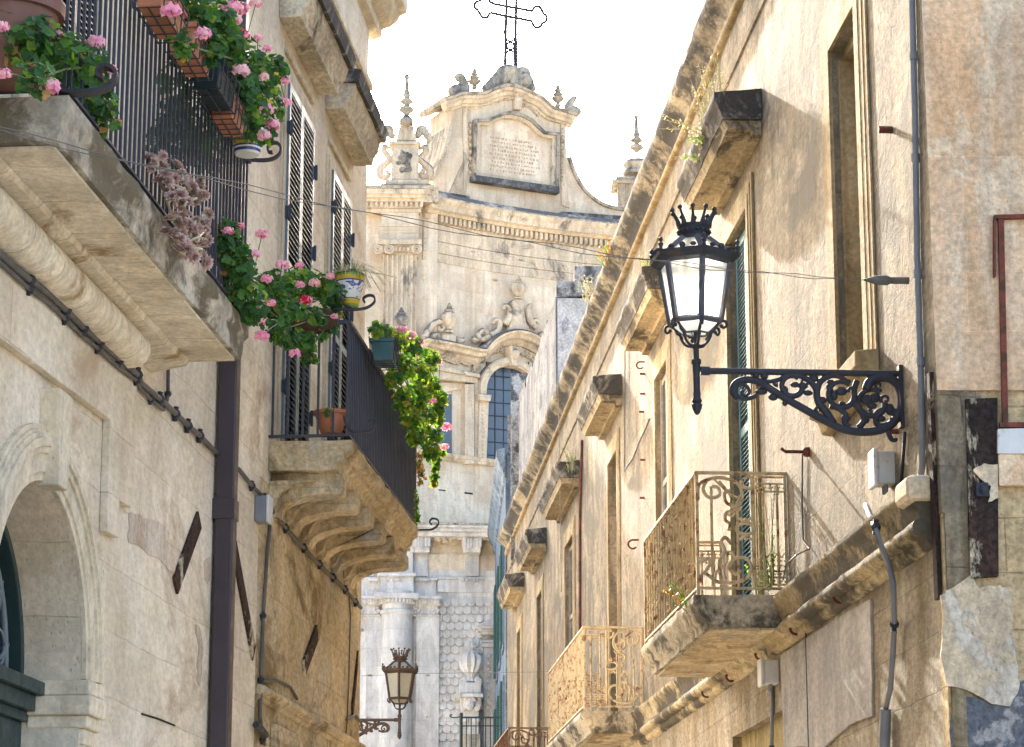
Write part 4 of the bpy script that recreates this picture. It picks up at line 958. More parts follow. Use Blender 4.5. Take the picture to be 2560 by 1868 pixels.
    for i in range(10):
        a = 2 * PI * i / 10 + .2; q = lambda r_, z_: pole + Vector((r_ * math.cos(a), r_ * math.sin(a), z_))
        mb.tube([q(.118, 1.19), q(.128, 1.225), q(.14, 1.255), q(.16, 1.29), q(.168, 1.305)], [.022, .016, .011, .009, .008], 6); mb.ball(q(.170, 1.312), .019, n=8, rings=5)
    mb.build('crown', irn, e, smooth=40); pole = pole0
    for i in range(H):
        mb = MB(); mb.add([vv(rb * .985, zb, i), vv(rb * .985, zb, i + 1), vv(rt * .985, zt, i + 1), vv(rt * .985, zt, i)], [(0, 1, 2, 3)]); mb.build('glass_pane', glass, e, weld=False)
        mb = MB(); mb.add([vv(rr0 * .985, zr0, i), vv(rr0 * .985, zr0, i + 1), vv(rr1, zr1, i + 1), vv(rr1, zr1, i)], [(0, 1, 2, 3)]); mb.build('roof_pane', glass, e, weld=False)
    mb = MB()
    for i in range(H): mb.add([vv(rb, zb, i), vv(rb, zb, i + 1), vv(.10, zb - .085, i + 1), vv(.10, zb - .085, i)], [(0, 1, 2, 3)])
    mb.build('base_pane', glass, e, weld=False)
    if with_glow:
        mb = MB(); mb.lathe(pole + Vector((0, 0, .52)), [(.02, -.12), (.02, -.06), (.045, -.02), (.062, .04), (.055, .10), (.03, .14), (.004, .15)], 12); mb.build('added_bulb', M['added_bulb'], e, smooth=True)
    return e
nR = RW.P(0, 1, 0) - RW.P(0, 0, 0)
wp = RW.pp(2254, 935, 0.0)
r_ = ray(1741, 935); r_ = r_[0] / r_[1]
reach = (r_ * wp.y - wp.x) / (nR.x - r_ * nR.y)
street_lamp(wp, nR, reach, 'large bright crowned lantern on a scrolled black bracket from the right wall', True, -PI / 2 + rad(8.5), M['iron'], M['lampglass'])
pf = at(999, 1800, 46.0)
street_lamp(pf + Vector((-1.5, 0, 0)), Vector((1, 0, 0)), 1.5, 'small unlit brown lantern with a crown in front of the white church column', False, -PI / 2 - rad(2), M['rustlamp'], M['dullglass'])
# house that carries the far lamp, hidden beyond the left palazzo
sh = thing('house', (pf.x - 4, 50, 0), 'ochre house mostly hidden behind the far end of the left palazzo, carrying the small lantern', 'building')
mb = MB(); x0 = pf.x - 1.5
mb.add([(x0 - 6, 45.6, 0), (x0, 45.6, 0), (x0, 56, 0), (x0 - 6, 56, 0), (x0 - 6, 45.6, 10.5), (x0, 45.6, 10.5), (x0, 56, 10.5), (x0 - 6, 56, 10.5)], [(0, 1, 2, 3), (4, 5, 6, 7), (0, 1, 5, 4), (1, 2, 6, 5), (2, 3, 7, 6), (3, 0, 4, 7)])
mb.build('wall', M['l_ochre'], sh)
mb = MB(); mb.add([(x0 - 6.2, 45.4, 10.5), (x0 + .2, 45.4, 10.5), (x0 + .2, 56.2, 10.5), (x0 - 6.2, 56.2, 10.5), (x0 - 6.2, 45.4, 10.7), (x0 + .2, 45.4, 10.7), (x0 + .2, 56.2, 10.7), (x0 - 6.2, 56.2, 10.7)], [(0, 1, 2, 3), (4, 5, 6, 7), (0, 1, 5, 4), (1, 2, 6, 5), (2, 3, 7, 6), (3, 0, 4, 7)])
mb.build('cornice', M['l_hood'], sh)

# ------------------------------------------------------------------ wires strung over the street
A = LW.P(9.5, .0, 5.16); Bp = RW.pp(2272, 702, .05)
ow = thing('overhead_wire', Bp, 'pair of thin twisted wires sagging across the street in front of the large lantern', 'wire')
for j, sg in enumerate((.175, .19)):
    pts = []
    B2_ = Bp + nR * .34
    for i in range(41):
        t_ = i / 40; p = A.lerp(B2_, t_); p.z -= 4 * sg * t_ * (1 - t_); p.z += .012 * math.sin(i * 1.1 + j * 2) * (1 if .05 < t_ < .95 else 0); pts.append(p)
    MB().tube(pts, .0027, 5).build('strand', M['cable'], ow)
mb = MB(); q = Bp + nR * .34; mb.tube([Bp, Bp + nR * .14], .028, 8); mb.tube([Bp + nR * .12, Bp + nR * .17, Bp + nR * .25, q], [.02, .04, .035, .008], 8); mb.build('anchor', M['cable'], ow, smooth=True)

lw_ = [at(905, 1690, 46.0), at(1040, 1684, 46.0), at(1200, 1682, 46.2), RW.pp(1376, 1680, .85)]
tag(MB().tube(lw_, .0035, 5).build('low_wire', M['void']), 'single thin wire low across the far end of the street behind the small lantern', 'wire')
# ------------------------------------------------------------------ baroque church closing the street
ch = thing('church', CC.P(0, 0, 0), 'pale baroque church with scrolled gable and iron cross at the end of the street', 'building')
def cpart(n, mb, m, par=None, **k): return mb.build(n, m, par or ch, **k)
# curved main storey and plain wall below it
zc = CC.px(1300, 560)[1]; zl = CC.px(1180, 1150, .3)[1]; zr = CC.px(1180, 1300, .3)[1]
mb = MB()
def cshell(fr, d, s0, s1, z0, z1, n=24, m=0, depth=-2.5):
    vs = []
    for i in range(n + 1):
        t_ = s0 + (s1 - s0) * i / n
        vs += [fr.P(t_, d, z0), fr.P(t_, d, z1), fr.P(t_, depth, z1), fr.P(t_, depth, z0)]
    mb.add(vs, [(i * 4 + j, i * 4 + (j + 1) % 4, i * 4 + 4 + (j + 1) % 4, i * 4 + 4 + j) for i in range(n) for j in range(4)] + [(0, 1, 2, 3), tuple(range(4 * n, 4 * n + 4))], m)
cshell(CC, 0, -1.25, 9, zl - .1, zc, depth=-3.4); cshell(CC, .12, -2.2, 9, 10, zl, depth=-3.4)
cpart('upper_wall', mb, M['c_up'], smooth=30)
# architrave steps and cornice of the curved storey, with dentils
def zat(y, d=0.0): return CC.px(1300, y, d)[1]
mb = MB()
for y0, y1, d in ((596, 640, .07), (641, 668, .05), (669, 690, .03)): mb.sweep(CC, [(-.05, zat(y1)), (d, zat(y1)), (d, zat(y0)), (-.05, zat(y0))], -1.3, 8, n=24)
mb.sweep(CC, [(-.05, zat(590)), (.1, zat(590)), (.12, zat(574)), (-.05, zat(574))], -1.3, 8, n=24)
z5, z4 = zat(560, .45), zat(534, .5)
mb.sweep(CC, [(-.05, z5 - .12), (.25, z5 - .10), (.30, z5 - .02), (.46, z5), (.48, z5 + .16), (.56, z5 + .24), (.60, z4), (-.1, z4 + .05)], -1.3, 8, n=24)
cpart('cornice', mb, M['c_trim'], smooth=25)
mb = MB(); s = -.75
while s < 6.6:
    mb.box(CC, s, s + .1, .05, .24, z5 - .34, z5 - .121); s += .182
cpart('dentil_course', mb, M['c_trim'])
mb = MB(); mb.sweep(CC, [(-.1, z4 + .05), (.60, z4 + .002), (.6, z4 + .05), (.40, z4 + .24), (-.1, z4 + .3)], -1.3, 8, n=24); cpart('blocking_course', mb, M['c_dark'], smooth=25)
for x, y in ((1184, 629), (1302, 650), (1412, 664), (1240, 700)):
    mb = MB(); p, z = CC.px(x, y, .08); mb.box(CC, p - .07, p + .07, .0, .085, z - .02, z + .02); mb.build('putlog_hole', M['c_dark'], ch)
# ------ left pier with ionic pilaster
mb = MB(); B = lambda x0, y0, x1, y1, d0, d1, m=0: mb.pbox(CP, x0, y0, x1, y1, d0, d1, m)
B(840, 480, 1090, 1145, -1.5, -.25); B(953, 530, 1046, 640, -.24, .06); B(948, 560, 1050, 566, .06, .1); B(950, 575, 1048, 582, .06, .09)
cpart('pier', mb, M['c_up'])
mb = MB()
for y0, y1, d in ((520, 530, .12), (504, 519, .16), (494, 503, .30), (484, 493, .40), (470, 483, .5)):
    B(830, y0, 1046 + d * 60, y1 - .5, -.5, d)
cpart('pier_cornice', mb, M['c_trim'], bevel=.02)
mb = MB(); x = 850
while x < 1052: B(x, 504.5, x + 7, 516, .161, .26); x += 12.5
cpart('dentil_course', mb, M['c_trim'])
mb = MB(); B(820, 461, 1086, 469.5, -.6, .55); B(1060, 466, 1096, 505, -.6, .3); cpart('blocking_course', mb, M['c_dark'], bevel=.03)
mb = MB(); a0, zb_ = CP.px(952, 1145, .05); a1, zt_ = CP.px(1042, 640, .05); n = 7; fw = (a1 - a0) / n
pr = []
for i in range(n):
    u0 = a0 + i * fw; pr += [(u0 + .02, .14)] + [(u0 + fw / 2 - (fw / 2 - .03) * math.cos(PI * q / 5), .14 - .055 * math.sin(PI * q / 5)) for q in range(6)] + [(u0 + fw - .02, .14)]
pr = [(a0, -.3), (a0, .14)] + pr + [(a1, .14), (a1, -.3)]
vs = [CP.P(u, d, z) for z in (zb_, zt_) for u, d in pr]; k = len(pr)
mb.add(vs, [(j, (j + 1) % k, k + (j + 1) % k, k + j) for j in range(k)]); cpart('pilaster_shaft', mb, M['c_trim'])
mb = MB(); B(940, 598, 1054, 610, -.2, .3); B(950, 611, 1046, 628, -.2, .2)
cvol = lambda x, y, r, d: mb.tube(spiral(lambda u, v: CP.P(u, d, v), CP.px(x, y, d), r, 2.2, PI / 2, 1, 24, .1), .045, 6)
for x in (946, 974, 1043): cvol(x, 622, .17, .24)
for x in (990, 1000, 1010, 1020): mb.ball(CP.pp(x, 622, .24), (.06, .05, .08), n=6, rings=4)
cpart('pilaster_capital', mb, M['c_trim'], smooth=40)

# ------ gable
mb = MB()
gab = [(1080, 452), (1097, 420), (1112, 385), (1121, 345), (1126, 305), (1127, 262), (1157, 244), (1207, 244), (1232, 236), (1260, 228), (1287, 230), (1322, 244), (1348, 258), (1372, 282), (1392, 288), (1416, 300), (1414, 350), (1419, 394), (1432, 432), (1453, 470), (1478, 496), (1512, 517), (1560, 528), (1560, 570), (1088, 520)]
mb.pout(CG, gab, -1.6, 0); cpart('gable_wall', mb, M['c_up'])
# lichened coping on the concave sides
mb = MB()
for side_, w0 in (([(1080, 452), (1097, 420), (1112, 385), (1121, 345), (1126, 318)], 1), ([(1419, 394), (1432, 432), (1453, 470), (1478, 496), (1512, 517), (1560, 528)], 1)):
    P_ = [CG.px(x, y) for x, y in smooth_path(side_, 4)]
    vs = []
    for i, (u, v) in enumerate(P_):
        a = P_[max(i - 1, 0)]; b = P_[min(i + 1, len(P_) - 1)]; t_ = Vector((b[0] - a[0], b[1] - a[1])).normalized(); nn = Vector((-t_.y, t_.x)) * (1 if side_[0][0] < 1200 else 1)
        for off, d in ((-.02, .1), (.10, .1), (.10, -1.65), (-.02, -1.65)): vs.append(CG.P(u + nn.x * off, d, v + nn.y * off))
    mb.add(vs, [(i * 4 + j, i * 4 + (j + 1) % 4, i * 4 + 4 + (j + 1) % 4, i * 4 + 4 + j) for i in range(len(P_) - 1) for j in range(4)] + [(0, 1, 2, 3), (4 * len(P_) - 4, 4 * len(P_) - 3, 4 * len(P_) - 2, 4 * len(P_) - 1)])
    cpart('gable_coping', mb, M['c_dark'], smooth=40); mb = MB()
# crowning cornice following the ogee top
top = [(1110, 252), (1135, 246), (1152, 239), (1205, 238), (1230, 228), (1258, 219), (1288, 221), (1324, 236), (1352, 250), (1376, 272), (1396, 279), (1436, 292)]
def ribbon(fr, pix, prof, m, name, smooth=30, n=4):
    """moulding: prof of (up offset, d) swept along a path on the wall"""
    P_ = [fr.px(x, y, .2) for x, y in smooth_path(pix, n)]; mb = MB(); vs = []; k = len(prof)
    for i, (u, v) in enumerate(P_):
        a = P_[max(i - 1, 0)]; b = P_[min(i + 1, len(P_) - 1)]; t_ = Vector((b[0] - a[0], b[1] - a[1])).normalized(); nn = Vector((-t_.y, t_.x))
        if nn.y < 0: nn = -nn
        vs += [fr.P(u + nn.x * o, d, v + nn.y * o) for o, d in prof]
    L = len(P_)
    mb.add(vs, [(i * k + j, i * k + (j + 1) % k, (i + 1) * k + (j + 1) % k, (i + 1) * k + j) for i in range(L - 1) for j in range(k)] + [tuple(range(k)), tuple(range((L - 1) * k, L * k))])
    return cpart(name, mb, m, smooth=smooth)
ribbon(CG, top, [(-.34, -.1), (-.34, .08), (-.28, .1), (-.26, .2), (-.16, .22), (-.12, .32), (-.04, .36), (-.03, -.1)], M['c_trim'], 'gable_cornice')
ribbon(CG, top, [(-.028, -1.7), (-.028, .38), (.06, .42), (.12, .3), (.16, -1.7)], M['c_dark'], 'gable_capping')
# inscription panel: eared frame round a curved-top tablet
pin = [(1198, 438), (1200, 312), (1222, 312), (1236, 304), (1252, 296), (1275, 295), (1300, 299), (1325, 313), (1342, 330), (1358, 342), (1382, 346), (1380, 466)]
pmid = [(1190, 447), (1193, 304), (1222, 304), (1240, 295), (1258, 287), (1278, 285), (1304, 290), (1330, 304), (1348, 322), (1362, 334), (1393, 338), (1391, 474)]
pou = [(1184, 447), (1188, 296), (1222, 297), (1240, 288), (1256, 280), (1280, 277), (1308, 283), (1335, 298), (1352, 316), (1364, 328), (1400, 331), (1399, 478)]
mb = MB(); mb.pout(CG, pmid, .002, .16, holes=[pin]); cpart('panel_frame', mb, M['c_trim'], bevel=.02)
mb = MB(); mb.pout(CG, pou, .002, .24, holes=[pmid]); cpart('panel_frame', mb, M['c_frame'], bevel=.03)
mb = MB(); mb.pout(CG, [(1183, 436), (1400, 466), (1400, 484), (1183, 452)], .003, .30); cpart('panel_ledge', mb, M['c_blk'], bevel=.03)
mb = MB(); R2 = random.Random(3)
mb.pout(CG, [(1202, 434), (1204, 314), (1225, 314), (1240, 304), (1275, 297), (1300, 301), (1325, 315), (1342, 332), (1358, 344), (1378, 348), (1376, 462)], .002, .006)
for row in range(9):      # worn cut lettering: short raised strokes, no longer readable
    y = 352 + row * 10
    x = 1222 + R2.uniform(0, 14)
    while x < 1352 - R2.uniform(0, 20):
        a, z = CG.px(x, y + (x - 1290) * .15, .003); mb.box(CG, a, a + R2.uniform(.02, .07), .0, .012, z - R2.uniform(.02, .055), z + R2.uniform(.0, .04), 1); x += R2.uniform(4.5, 9)
cpart('inscription_tablet', mb, [M['c_up'], M['c_letter']])
# carved frieze under the crown, keystone, side strips
mb = MB()
for i in range(46):
    t_ = i / 45; x = 1170 + t_ * 225; yy = 270 - 42 * math.exp(-((x - 1270) / 70) ** 2) + (x - 1270) * .12 + R2.uniform(-5, 5)
    p = CG.pp(x, yy + 14, .03); mb.tube(spiral(lambda u, v, p=p: CG.P(u, .05, v), CG.px(x, yy + 14, .05), R2.uniform(.05, .11), 1.3, R2.uniform(0, 6), R2.choice((-1, 1)), 9, .2), .028, 5)
cpart('gable_carving', mb, M['c_trim'], smooth=40)
for x in (1176, 1400):
    mb = MB()
    for y in range(312, 440, 17):
        mb.ball(CG.pp(x + (0 if x < 1300 else 6), y + (0 if x < 1300 else 16), .05), (.07, .06, .1), n=6, rings=4)
    cpart('bead_moulding', mb, M['c_trim'], smooth=40)
mb = MB(); mb.pout(CG, [(1288, 240), (1308, 243), (1304, 275), (1286, 272)], .003, .2); cpart('keystone', mb, M['c_trim'], bevel=.03)
mb = MB(); mb.pout(CG, [(1158, 270), (1168, 272), (1172, 380), (1166, 480), (1160, 480)], .002, .05); mb.pout(CG, [(1112, 505), (1176, 512), (1176, 486), (1166, 484), (1160, 400), (1150, 420)], .002, .02); cpart('gable_strip', mb, M['c_trim']); mb = MB(); mb.pout(CG, [(1402, 300), (1410, 302), (1412, 400), (1424, 520), (1404, 512)], .002, .05); cpart('gable_strip', mb, M['c_trim'])
mb = MB(); mb.pout(CG, [(1090, 476), (1176, 490), (1176, 500), (1090, 505)], .004, .3); cpart('gable_base_ledge', mb, M['c_blk'], bevel=.03); mb = MB(); mb.pout(CG, [(1404, 528), (1570, 540), (1570, 558), (1404, 546)], .004, .3); cpart('gable_base_ledge', mb, M['c_blk'], bevel=.03)

def finial_urn(name, fr, x, yb, yt, d, wpx, prof, m, par=None, lobes=0, lob=0, n=14):
    c = fr.pp(x, yb, d); top_ = fr.pp(x, yt, d); h = top_.z - c.z; Y = c.y; wr = wpx / 6250 * Y
    mb = MB(); mb.lathe(c, [(a * wr, b * h) for a, b in prof], n, lobes=lobes, lob=lob); return cpart(name, mb, m, par, smooth=40)
SPIRE = [(.9, 0), (.9, .1), (.55, .14), (.35, .18), (.5, .22), (.95, .26), (.9, .32), (.45, .35), (.35, .38), (.85, .43), (.8, .47), (.4, .5), (.38, .53), (.55, .56), (.4, .6), (.3, .68), (.2, .86), (.28, .88), (.4, .91), (.05, 1.0)]
SHELL = [(.4, 0), (.4, .08), (.25, .14), (.7, .25), (.95, .38), (.5, .45), (.75, .55), (.4, .62), (.55, .72), (.28, .78), (.35, .86), (.05, 1)]
finial_urn('spire_finial', CP, 1016, 312, 182, .0, 20, SPIRE, M['c_dark'])
finial_urn('shell_finial', CG, 1186, 222, 170, -.3, 19, SHELL, M['c_dark']); finial_urn('shell_finial', CG, 1395, 266, 211, -.3, 19, SHELL, M['c_dark'])
# horned scrolls on the gable shoulders
def stroke(fr, pix, rads, d, m, name, dd=.0, n=5, par=None):
    q = smooth_path([(x, y, r) for (x, y), r in zip(pix, rads)], n); mb = MB(); mb.tube([fr.pp(x, y, d) for x, y, _ in q], [r for _, _, r in q], 8); return cpart(name, mb, m, par, smooth=True)
stroke(CG, [(1128, 234), (1140, 228), (1158, 224), (1157, 205), (1150, 192), (1142, 194), (1146, 204)], [.2, .24, .24, .17, .14, .1, .05], -.2, M['c_dark'], 'shoulder_scroll')
stroke(CG, [(1444, 290), (1436, 282), (1424, 274), (1426, 258), (1436, 246), (1440, 250)], [.22, .24, .22, .15, .1, .05], -.2, M['c_dark'], 'shoulder_scroll')
# broken pediment scrolls at the top
stroke(CG, [(1212, 226), (1232, 212), (1252, 198), (1262, 184), (1280, 180), (1290, 190), (1280, 198)], [.16, .24, .3, .3, .26, .16, .08], -.3, M['c_dark'], 'crest_scroll')
stroke(CG, [(1330, 232), (1318, 215), (1310, 200), (1302, 188), (1310, 180), (1318, 190), (1312, 198)], [.2, .28, .3, .26, .2, .14, .06], -.3, M['c_dark'], 'crest_scroll')
mb = MB(); mb.pout(CG, [(1276, 222), (1276, 190), (1284, 178), (1300, 178), (1306, 192), (1308, 226)], -1.0, -.1); cpart('crest_block', mb, M['c_dark'], bevel=.05)
# ------ iron cross with trefoil ends
YC = CG.pp(1290, 180, -.4).y
g = lambda x, y: at(x, y, YC)
cr = MB(); rr = .055
# shaft rails lean with the perspective of the cross, arms outline with trefoil lobes
L0, R0 = (1262, 178), (1287, 178); L1, R1 = (1268, -60), (1292, -60)
for a, b in ((L0, L1), (R0, R1)): cr.tube([g(*a), g(*b)], rr, 6)
cr.tube([g(1292, 178), g(1290, 50)], rr * .7, 5)
def lob(c, r, a0, a1, n=10): return [(c[0] + r * math.cos(a0 + (a1 - a0) * i / n), c[1] + r * math.sin(a0 + (a1 - a0) * i / n)) for i in range(n + 1)]
ra = [(1266, 16), (1290, 20), (1331, 28)] + lob((1343, 27), 11, PI * 1.0, PI * 1.9) + lob((1355, 46), 12, PI * 1.6, PI * 2.5) + lob((1343, 58), 11, PI * .1, PI * .98) + [(1329, 53), (1290, 45), (1266, 41)]
la = [(1266, 16), (1236, 10), (1225, 5)] + lob((1212, 0), 11, PI * .1, -PI * .9)[:6] + lob((1197, 14), 11, PI * 1.5, PI * .6) + lob((1212, 35), 10, PI * .9, PI * .05) + [(1227, 32), (1240, 35), (1266, 41)]
cr.tube([g(*p) for p in ra], rr, 5); cr.tube([g(*p) for p in la], rr, 5)
for y in (16, 41): cr.ball(g(1266, y), .07, n=6, rings=4); cr.ball(g(1290, y + 4), .07, n=6, rings=4)
cxm = 1276
cr.tube([g(*p) for p in lob((cxm, 115), 9, 0, 2 * PI, 16)], rr * .8, 5)
cr.tube([g(*p) for p in lob((cxm, 92), 11, 0, PI, 10)], rr * .7, 5); cr.tube([g(*p) for p in lob((cxm, 138), 11, PI, 2 * PI, 10)], rr * .7, 5)
cro = cpart('cross', cr, M['iron'])
tag(cro, 'iron outline cross with three-lobed ends on a latticed shaft')
MB().tube([g(1263, 66), g(1228, 208)], .025, 5).build('stay_rod', M['iron'], cro)

# ------ pinnacle on the left pier: carved block with side scrolls under the spire
mb = MB(); B(952, 458, 1078, 461, -.9, .1); B(962, 448, 1072, 458, -.8, .05); B(978, 360, 1046, 448, -.6, .0); B(972, 352, 1052, 360, -.7, .08)
mb.pout(CP, [(990, 352), (998, 318), (1008, 308), (1024, 308), (1034, 318), (1042, 352)], -.6, -.05)
pin_ = cpart('pinnacle', mb, M['c_trim'], bevel=.02)
for sg in (-1, 1):
    X = lambda x: 1012 + sg * (x - 1012)
    stroke(CP, [(X(1052), 372), (X(1062), 366), (X(1064), 378), (X(1054), 390), (X(1050), 400), (X(1062), 412), (X(1074), 424), (X(1072), 440), (X(1058), 444), (X(1052), 434), (X(1060), 428)], [.05, .09, .11, .1, .11, .12, .13, .13, .1, .08, .05], -.3, M['c_trim'], 'side_scroll', par=pin_)
    stroke(CP, [(X(1036), 342), (X(1046), 338), (X(1050), 324), (X(1058), 322), (X(1066), 336), (X(1072), 348), (X(1068), 356)], [.08, .12, .13, .12, .13, .1, .05], -.2, M['c_dark'], 'corner_scroll', par=pin_)
mb = MB()
for i in range(26):
    x, y = 1012 + R2.choice((-1, 1)) * R2.uniform(2, 15), R2.uniform(378, 432); mb.tube(spiral(lambda u, v: CP.P(u, .02, v), CP.px(x, y, .02), .09, 1.3, R2.uniform(0, 6), 1, 8, .2), .025, 5)
cpart('carved_panel', mb, M['c_frame'], pin_, smooth=True)
# ------ second pinnacle, half hidden by the right palazzo's cornice
cq = at(1590, 480, 86.0); CQ = Frame(cq.x, cq.y, 0, 1)
mb = MB(); mb.pbox(CQ, 1546, 455, 1640, 640, -1.2, 0); mb.pbox(CQ, 1530, 448, 1650, 456, -1.3, .12); mb.pbox(CQ, 1540, 440, 1650, 448, -1.3, .06)
mb.lathe(CQ.pp(1592, 440, -.5), [(.5, 0), (.52, .1), (.42, .25), (.5, .4), (.4, .55), (.2, .62)], 12)
pn2 = cpart('pinnacle', mb, M['c_dark'], bevel=.02); finial_urn('spire_finial', CQ, 1592, 400, 290, -.5, 19, SPIRE[3:16] + [(.22, .95), (.3, .96), (.32, 1.0)], M['c_dark'], pn2)

# ------ arched window and side doorway of the curved storey
AX, AY, AR = 1281, 984, 64
def apx(r, k=1.08, n=16, y0=1160): return [(AX - r, y0)] + [(AX - r * math.cos(PI * i / n), AY - r * k * math.sin(PI * i / n) + .13 * (-r * math.cos(PI * i / n))) for i in range(n + 1)] + [(AX + r, y0)]
mb = MB(); mb.pout(CC, apx(AR), .006, .02); win = cpart('arched_window', mb, M['churchglass'])
mb = MB()
for x in range(AX - 64, AX + 66, 21): mb.pout(CC, [(x - 1, 905), (x + 1, 905), (x + 1, 1160), (x - 1, 1160)], .02, .05)
for y in range(905, 1160, 33): mb.pout(CC, [(AX - 64, y), (AX + 64, y + 10), (AX + 64, y + 12), (AX - 64, y + 2)], .02, .045)
mb.build('glazing_bars', M['iron'], win)
def ringpx(r0, r1, k0, k1, y0): return apx(r1, k1, y0=y0) + apx(r0, k0, y0=y0)[::-1]
mb = MB(); mb.pout(CC, ringpx(64, 82, 1.08, 1.1, 985), .006, .30); mb.pout(CC, ringpx(70, 79, 1.09, 1.1, 985), .30, .36); cpart('archivolt', mb, M['c_trim'], win, smooth=30)
mb = MB()
mb.pout(CC, [(1198, 985), (1229, 988), (1226, 1003), (1200, 1000)], .006, .45); mb.pout(CC, [(1200, 1001), (1222, 1003), (1216, 1160), (1195, 1160)], .006, .3)
for y in range(1012, 1150, 11): mb.ball(CC.pp(1207, y, .31), (.06, .05, .06), n=6, rings=4)
cpart('window_pilaster', mb, M['c_trim'], smooth=30)
mb = MB(); mb.pout(CC, [(1090, 990), (1130, 985), (1130, 1160), (1090, 1160)], .006, .02); sd_ = cpart('side_window', mb, M['churchglass'])
mb = MB(); mb.pout(CC, [(1130, 965), (1163, 965), (1163, 1160), (1130, 1160)], .006, .03); mb.pout(CC, [(1080, 955), (1163, 958), (1163, 972), (1080, 985)], .006, .1); cpart('window_reveal', mb, M['c_up'], sd_)
mb = MB(); mb.pout(CC, [(1163, 960), (1186, 960), (1186, 1160), (1163, 1160)], .006, .3); mb.pout(CC, [(1187, 950), (1198, 950), (1196, 1160), (1187, 1160)], .006, .22); mb.pout(CC, [(1080, 910), (1200, 935), (1200, 944), (1080, 922)], .006, .4); mb.pout(CC, [(1080, 924), (1196, 946), (1192, 958), (1080, 945)], .006, .3)
cpart('side_architrave', mb, M['c_trim'], sd_, bevel=.02)
# pediment cornice: straight on the left then rising in an arch
path = [(1050, 852), (1120, 864), (1194, 880), (1206, 872), (1224, 854), (1248, 840), (1280, 833), (1312, 838), (1345, 853), (1380, 876)]
ribbon(CC, path, [(-.38, .006), (-.38, .12), (-.30, .2), (-.22, .22), (-.2, .42), (-.1, .46), (-.06, .6), (-.0, .62), (0, .006)], M['c_trim'], 'pediment_cornice', n=3)
ribbon(CC, [(x, y - 1) for x, y in path], [(.002, .006), (.002, .6), (.07, .5), (.1, .006)], M['c_dark'], 'pediment_capping', n=3)
mb = MB()
def carve(cx, cy, r): mb.tube(spiral(lambda u, v: CC.P(u, .08, v), CC.px(cx, cy, .08), r, 1.5, R2.uniform(0, 6), R2.choice((-1, 1)), 10, .15), .04, 5)
for i in range(15): carve(1075 + i * 8.6, 886 + i * 2.0 + R2.uniform(-5, 5), .10)
for i in range(22):
    a = PI * (.12 + .76 * i / 21); carve(AX - 103 * math.cos(a), 988 - 116 * math.sin(a) - 103 * .13 * math.cos(a), .12)
mb.pout(CC, [(1276, 865), (1300, 868), (1298, 915), (1280, 913)], .05, .5); mb.ball(CC.pp(1288, 885, .5), (.14, .12, .2), n=8, rings=6)
cpart('carved_frieze', mb, M['c_trim'], smooth=40)
URN = [(.5, 0), (.55, .06), (.25, .12), (.3, .18), (.85, .3), (1, .48), (.9, .62), (.55, .7), (.7, .74), (.4, .8), (.3, .88), (.08, 1)]
finial_urn('urn', CC, 1296, 748, 690, .3, 18, URN, M['c_trim'], lobes=9, lob=.06, n=27); finial_urn('urn', CC, 1123, 832, 757, .35, 19, URN, M['c_trim'], lobes=9, lob=.06, n=27); finial_urn('urn', CC, 1003, 830, 768, .5, 18, URN, M['c_dark'], lobes=9, lob=.06, n=27)
mb = MB(); mb.pout(CC, [(1268, 840), (1280, 800), (1284, 765), (1276, 758), (1284, 748), (1308, 748), (1316, 758), (1310, 768), (1316, 805), (1336, 842)], .006, .35); crest = cpart('crest_pedestal', mb, M['c_trim'], bevel=.05)
for pts in ([(1222, 842), (1205, 848), (1196, 838), (1206, 826), (1218, 832), (1214, 840)], [(1226, 838), (1244, 826), (1250, 806), (1238, 800), (1232, 810)], [(1262, 812), (1274, 790), (1272, 770), (1262, 764), (1260, 774)], [(1332, 812), (1322, 795), (1320, 772), (1328, 764), (1332, 772)], [(1342, 820), (1332, 808), (1340, 800), (1346, 808)], [(1346, 845), (1356, 836), (1362, 846), (1352, 852)], [(1182, 850), (1196, 850)],
            [(1060, 846), (1070, 825), (1090, 806), (1106, 806), (1110, 820), (1100, 826), (1096, 816)], [(1075, 846), (1090, 836), (1100, 846)], [(1140, 850), (1156, 852), (1162, 846)]):
    n = len(pts); stroke(CC, pts, [.13 - .08 * i / max(1, n - 1) for i in range(n)], .22, M['c_trim'], 'pediment_scroll')
mb = MB(); mb.pout(CC, [(1090, 850), (1108, 852), (1106, 836), (1142, 838), (1140, 856), (1152, 858), (1150, 866), (1090, 862)], .006, .45); cpart('urn_pedestal', mb, M['c_trim'], bevel=.02)

# ------ lower storey: sill ledge, frieze with consoles, giant column, scaled wall
mb = MB(); L = lambda x0, y0, x1, y1, d0, d1, m=0: mb.pbox(CL, x0, y0, x1, y1, d0, d1, m)
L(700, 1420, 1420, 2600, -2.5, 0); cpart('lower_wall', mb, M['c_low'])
mb = MB(); L(700, 1380, 1420, 1420, -2.5, -.01); L(700, 1300, 1420, 1380, -2.5, -.1); cpart('frieze_wall', mb, M['c_up'])
mb = MB(); mb.sweep(CC, [(-.1, zl - .12), (.2, zl - .1), (.32, zl), (.36, zl + .1), (-.05, zl + .16)], -4.5, 9, n=24); cpart('sill_ledge', mb, M['c_trim'], smooth=25)
mb = MB(); L(700, 1305, 1420, 1312, -2.3, .95); L(700, 1312.5, 1420, 1322, -2, .85); L(700, 1322.5, 1420, 1334, -1.5, .72); cpart('frieze_cornice', mb, M['c_lowtrim'], bevel=.03)
mb = MB(); L(700, 1300, 1420, 1304.5, -2.4, 1.0); cpart('weed_ledge', mb, M['c_dark'], bevel=.03)
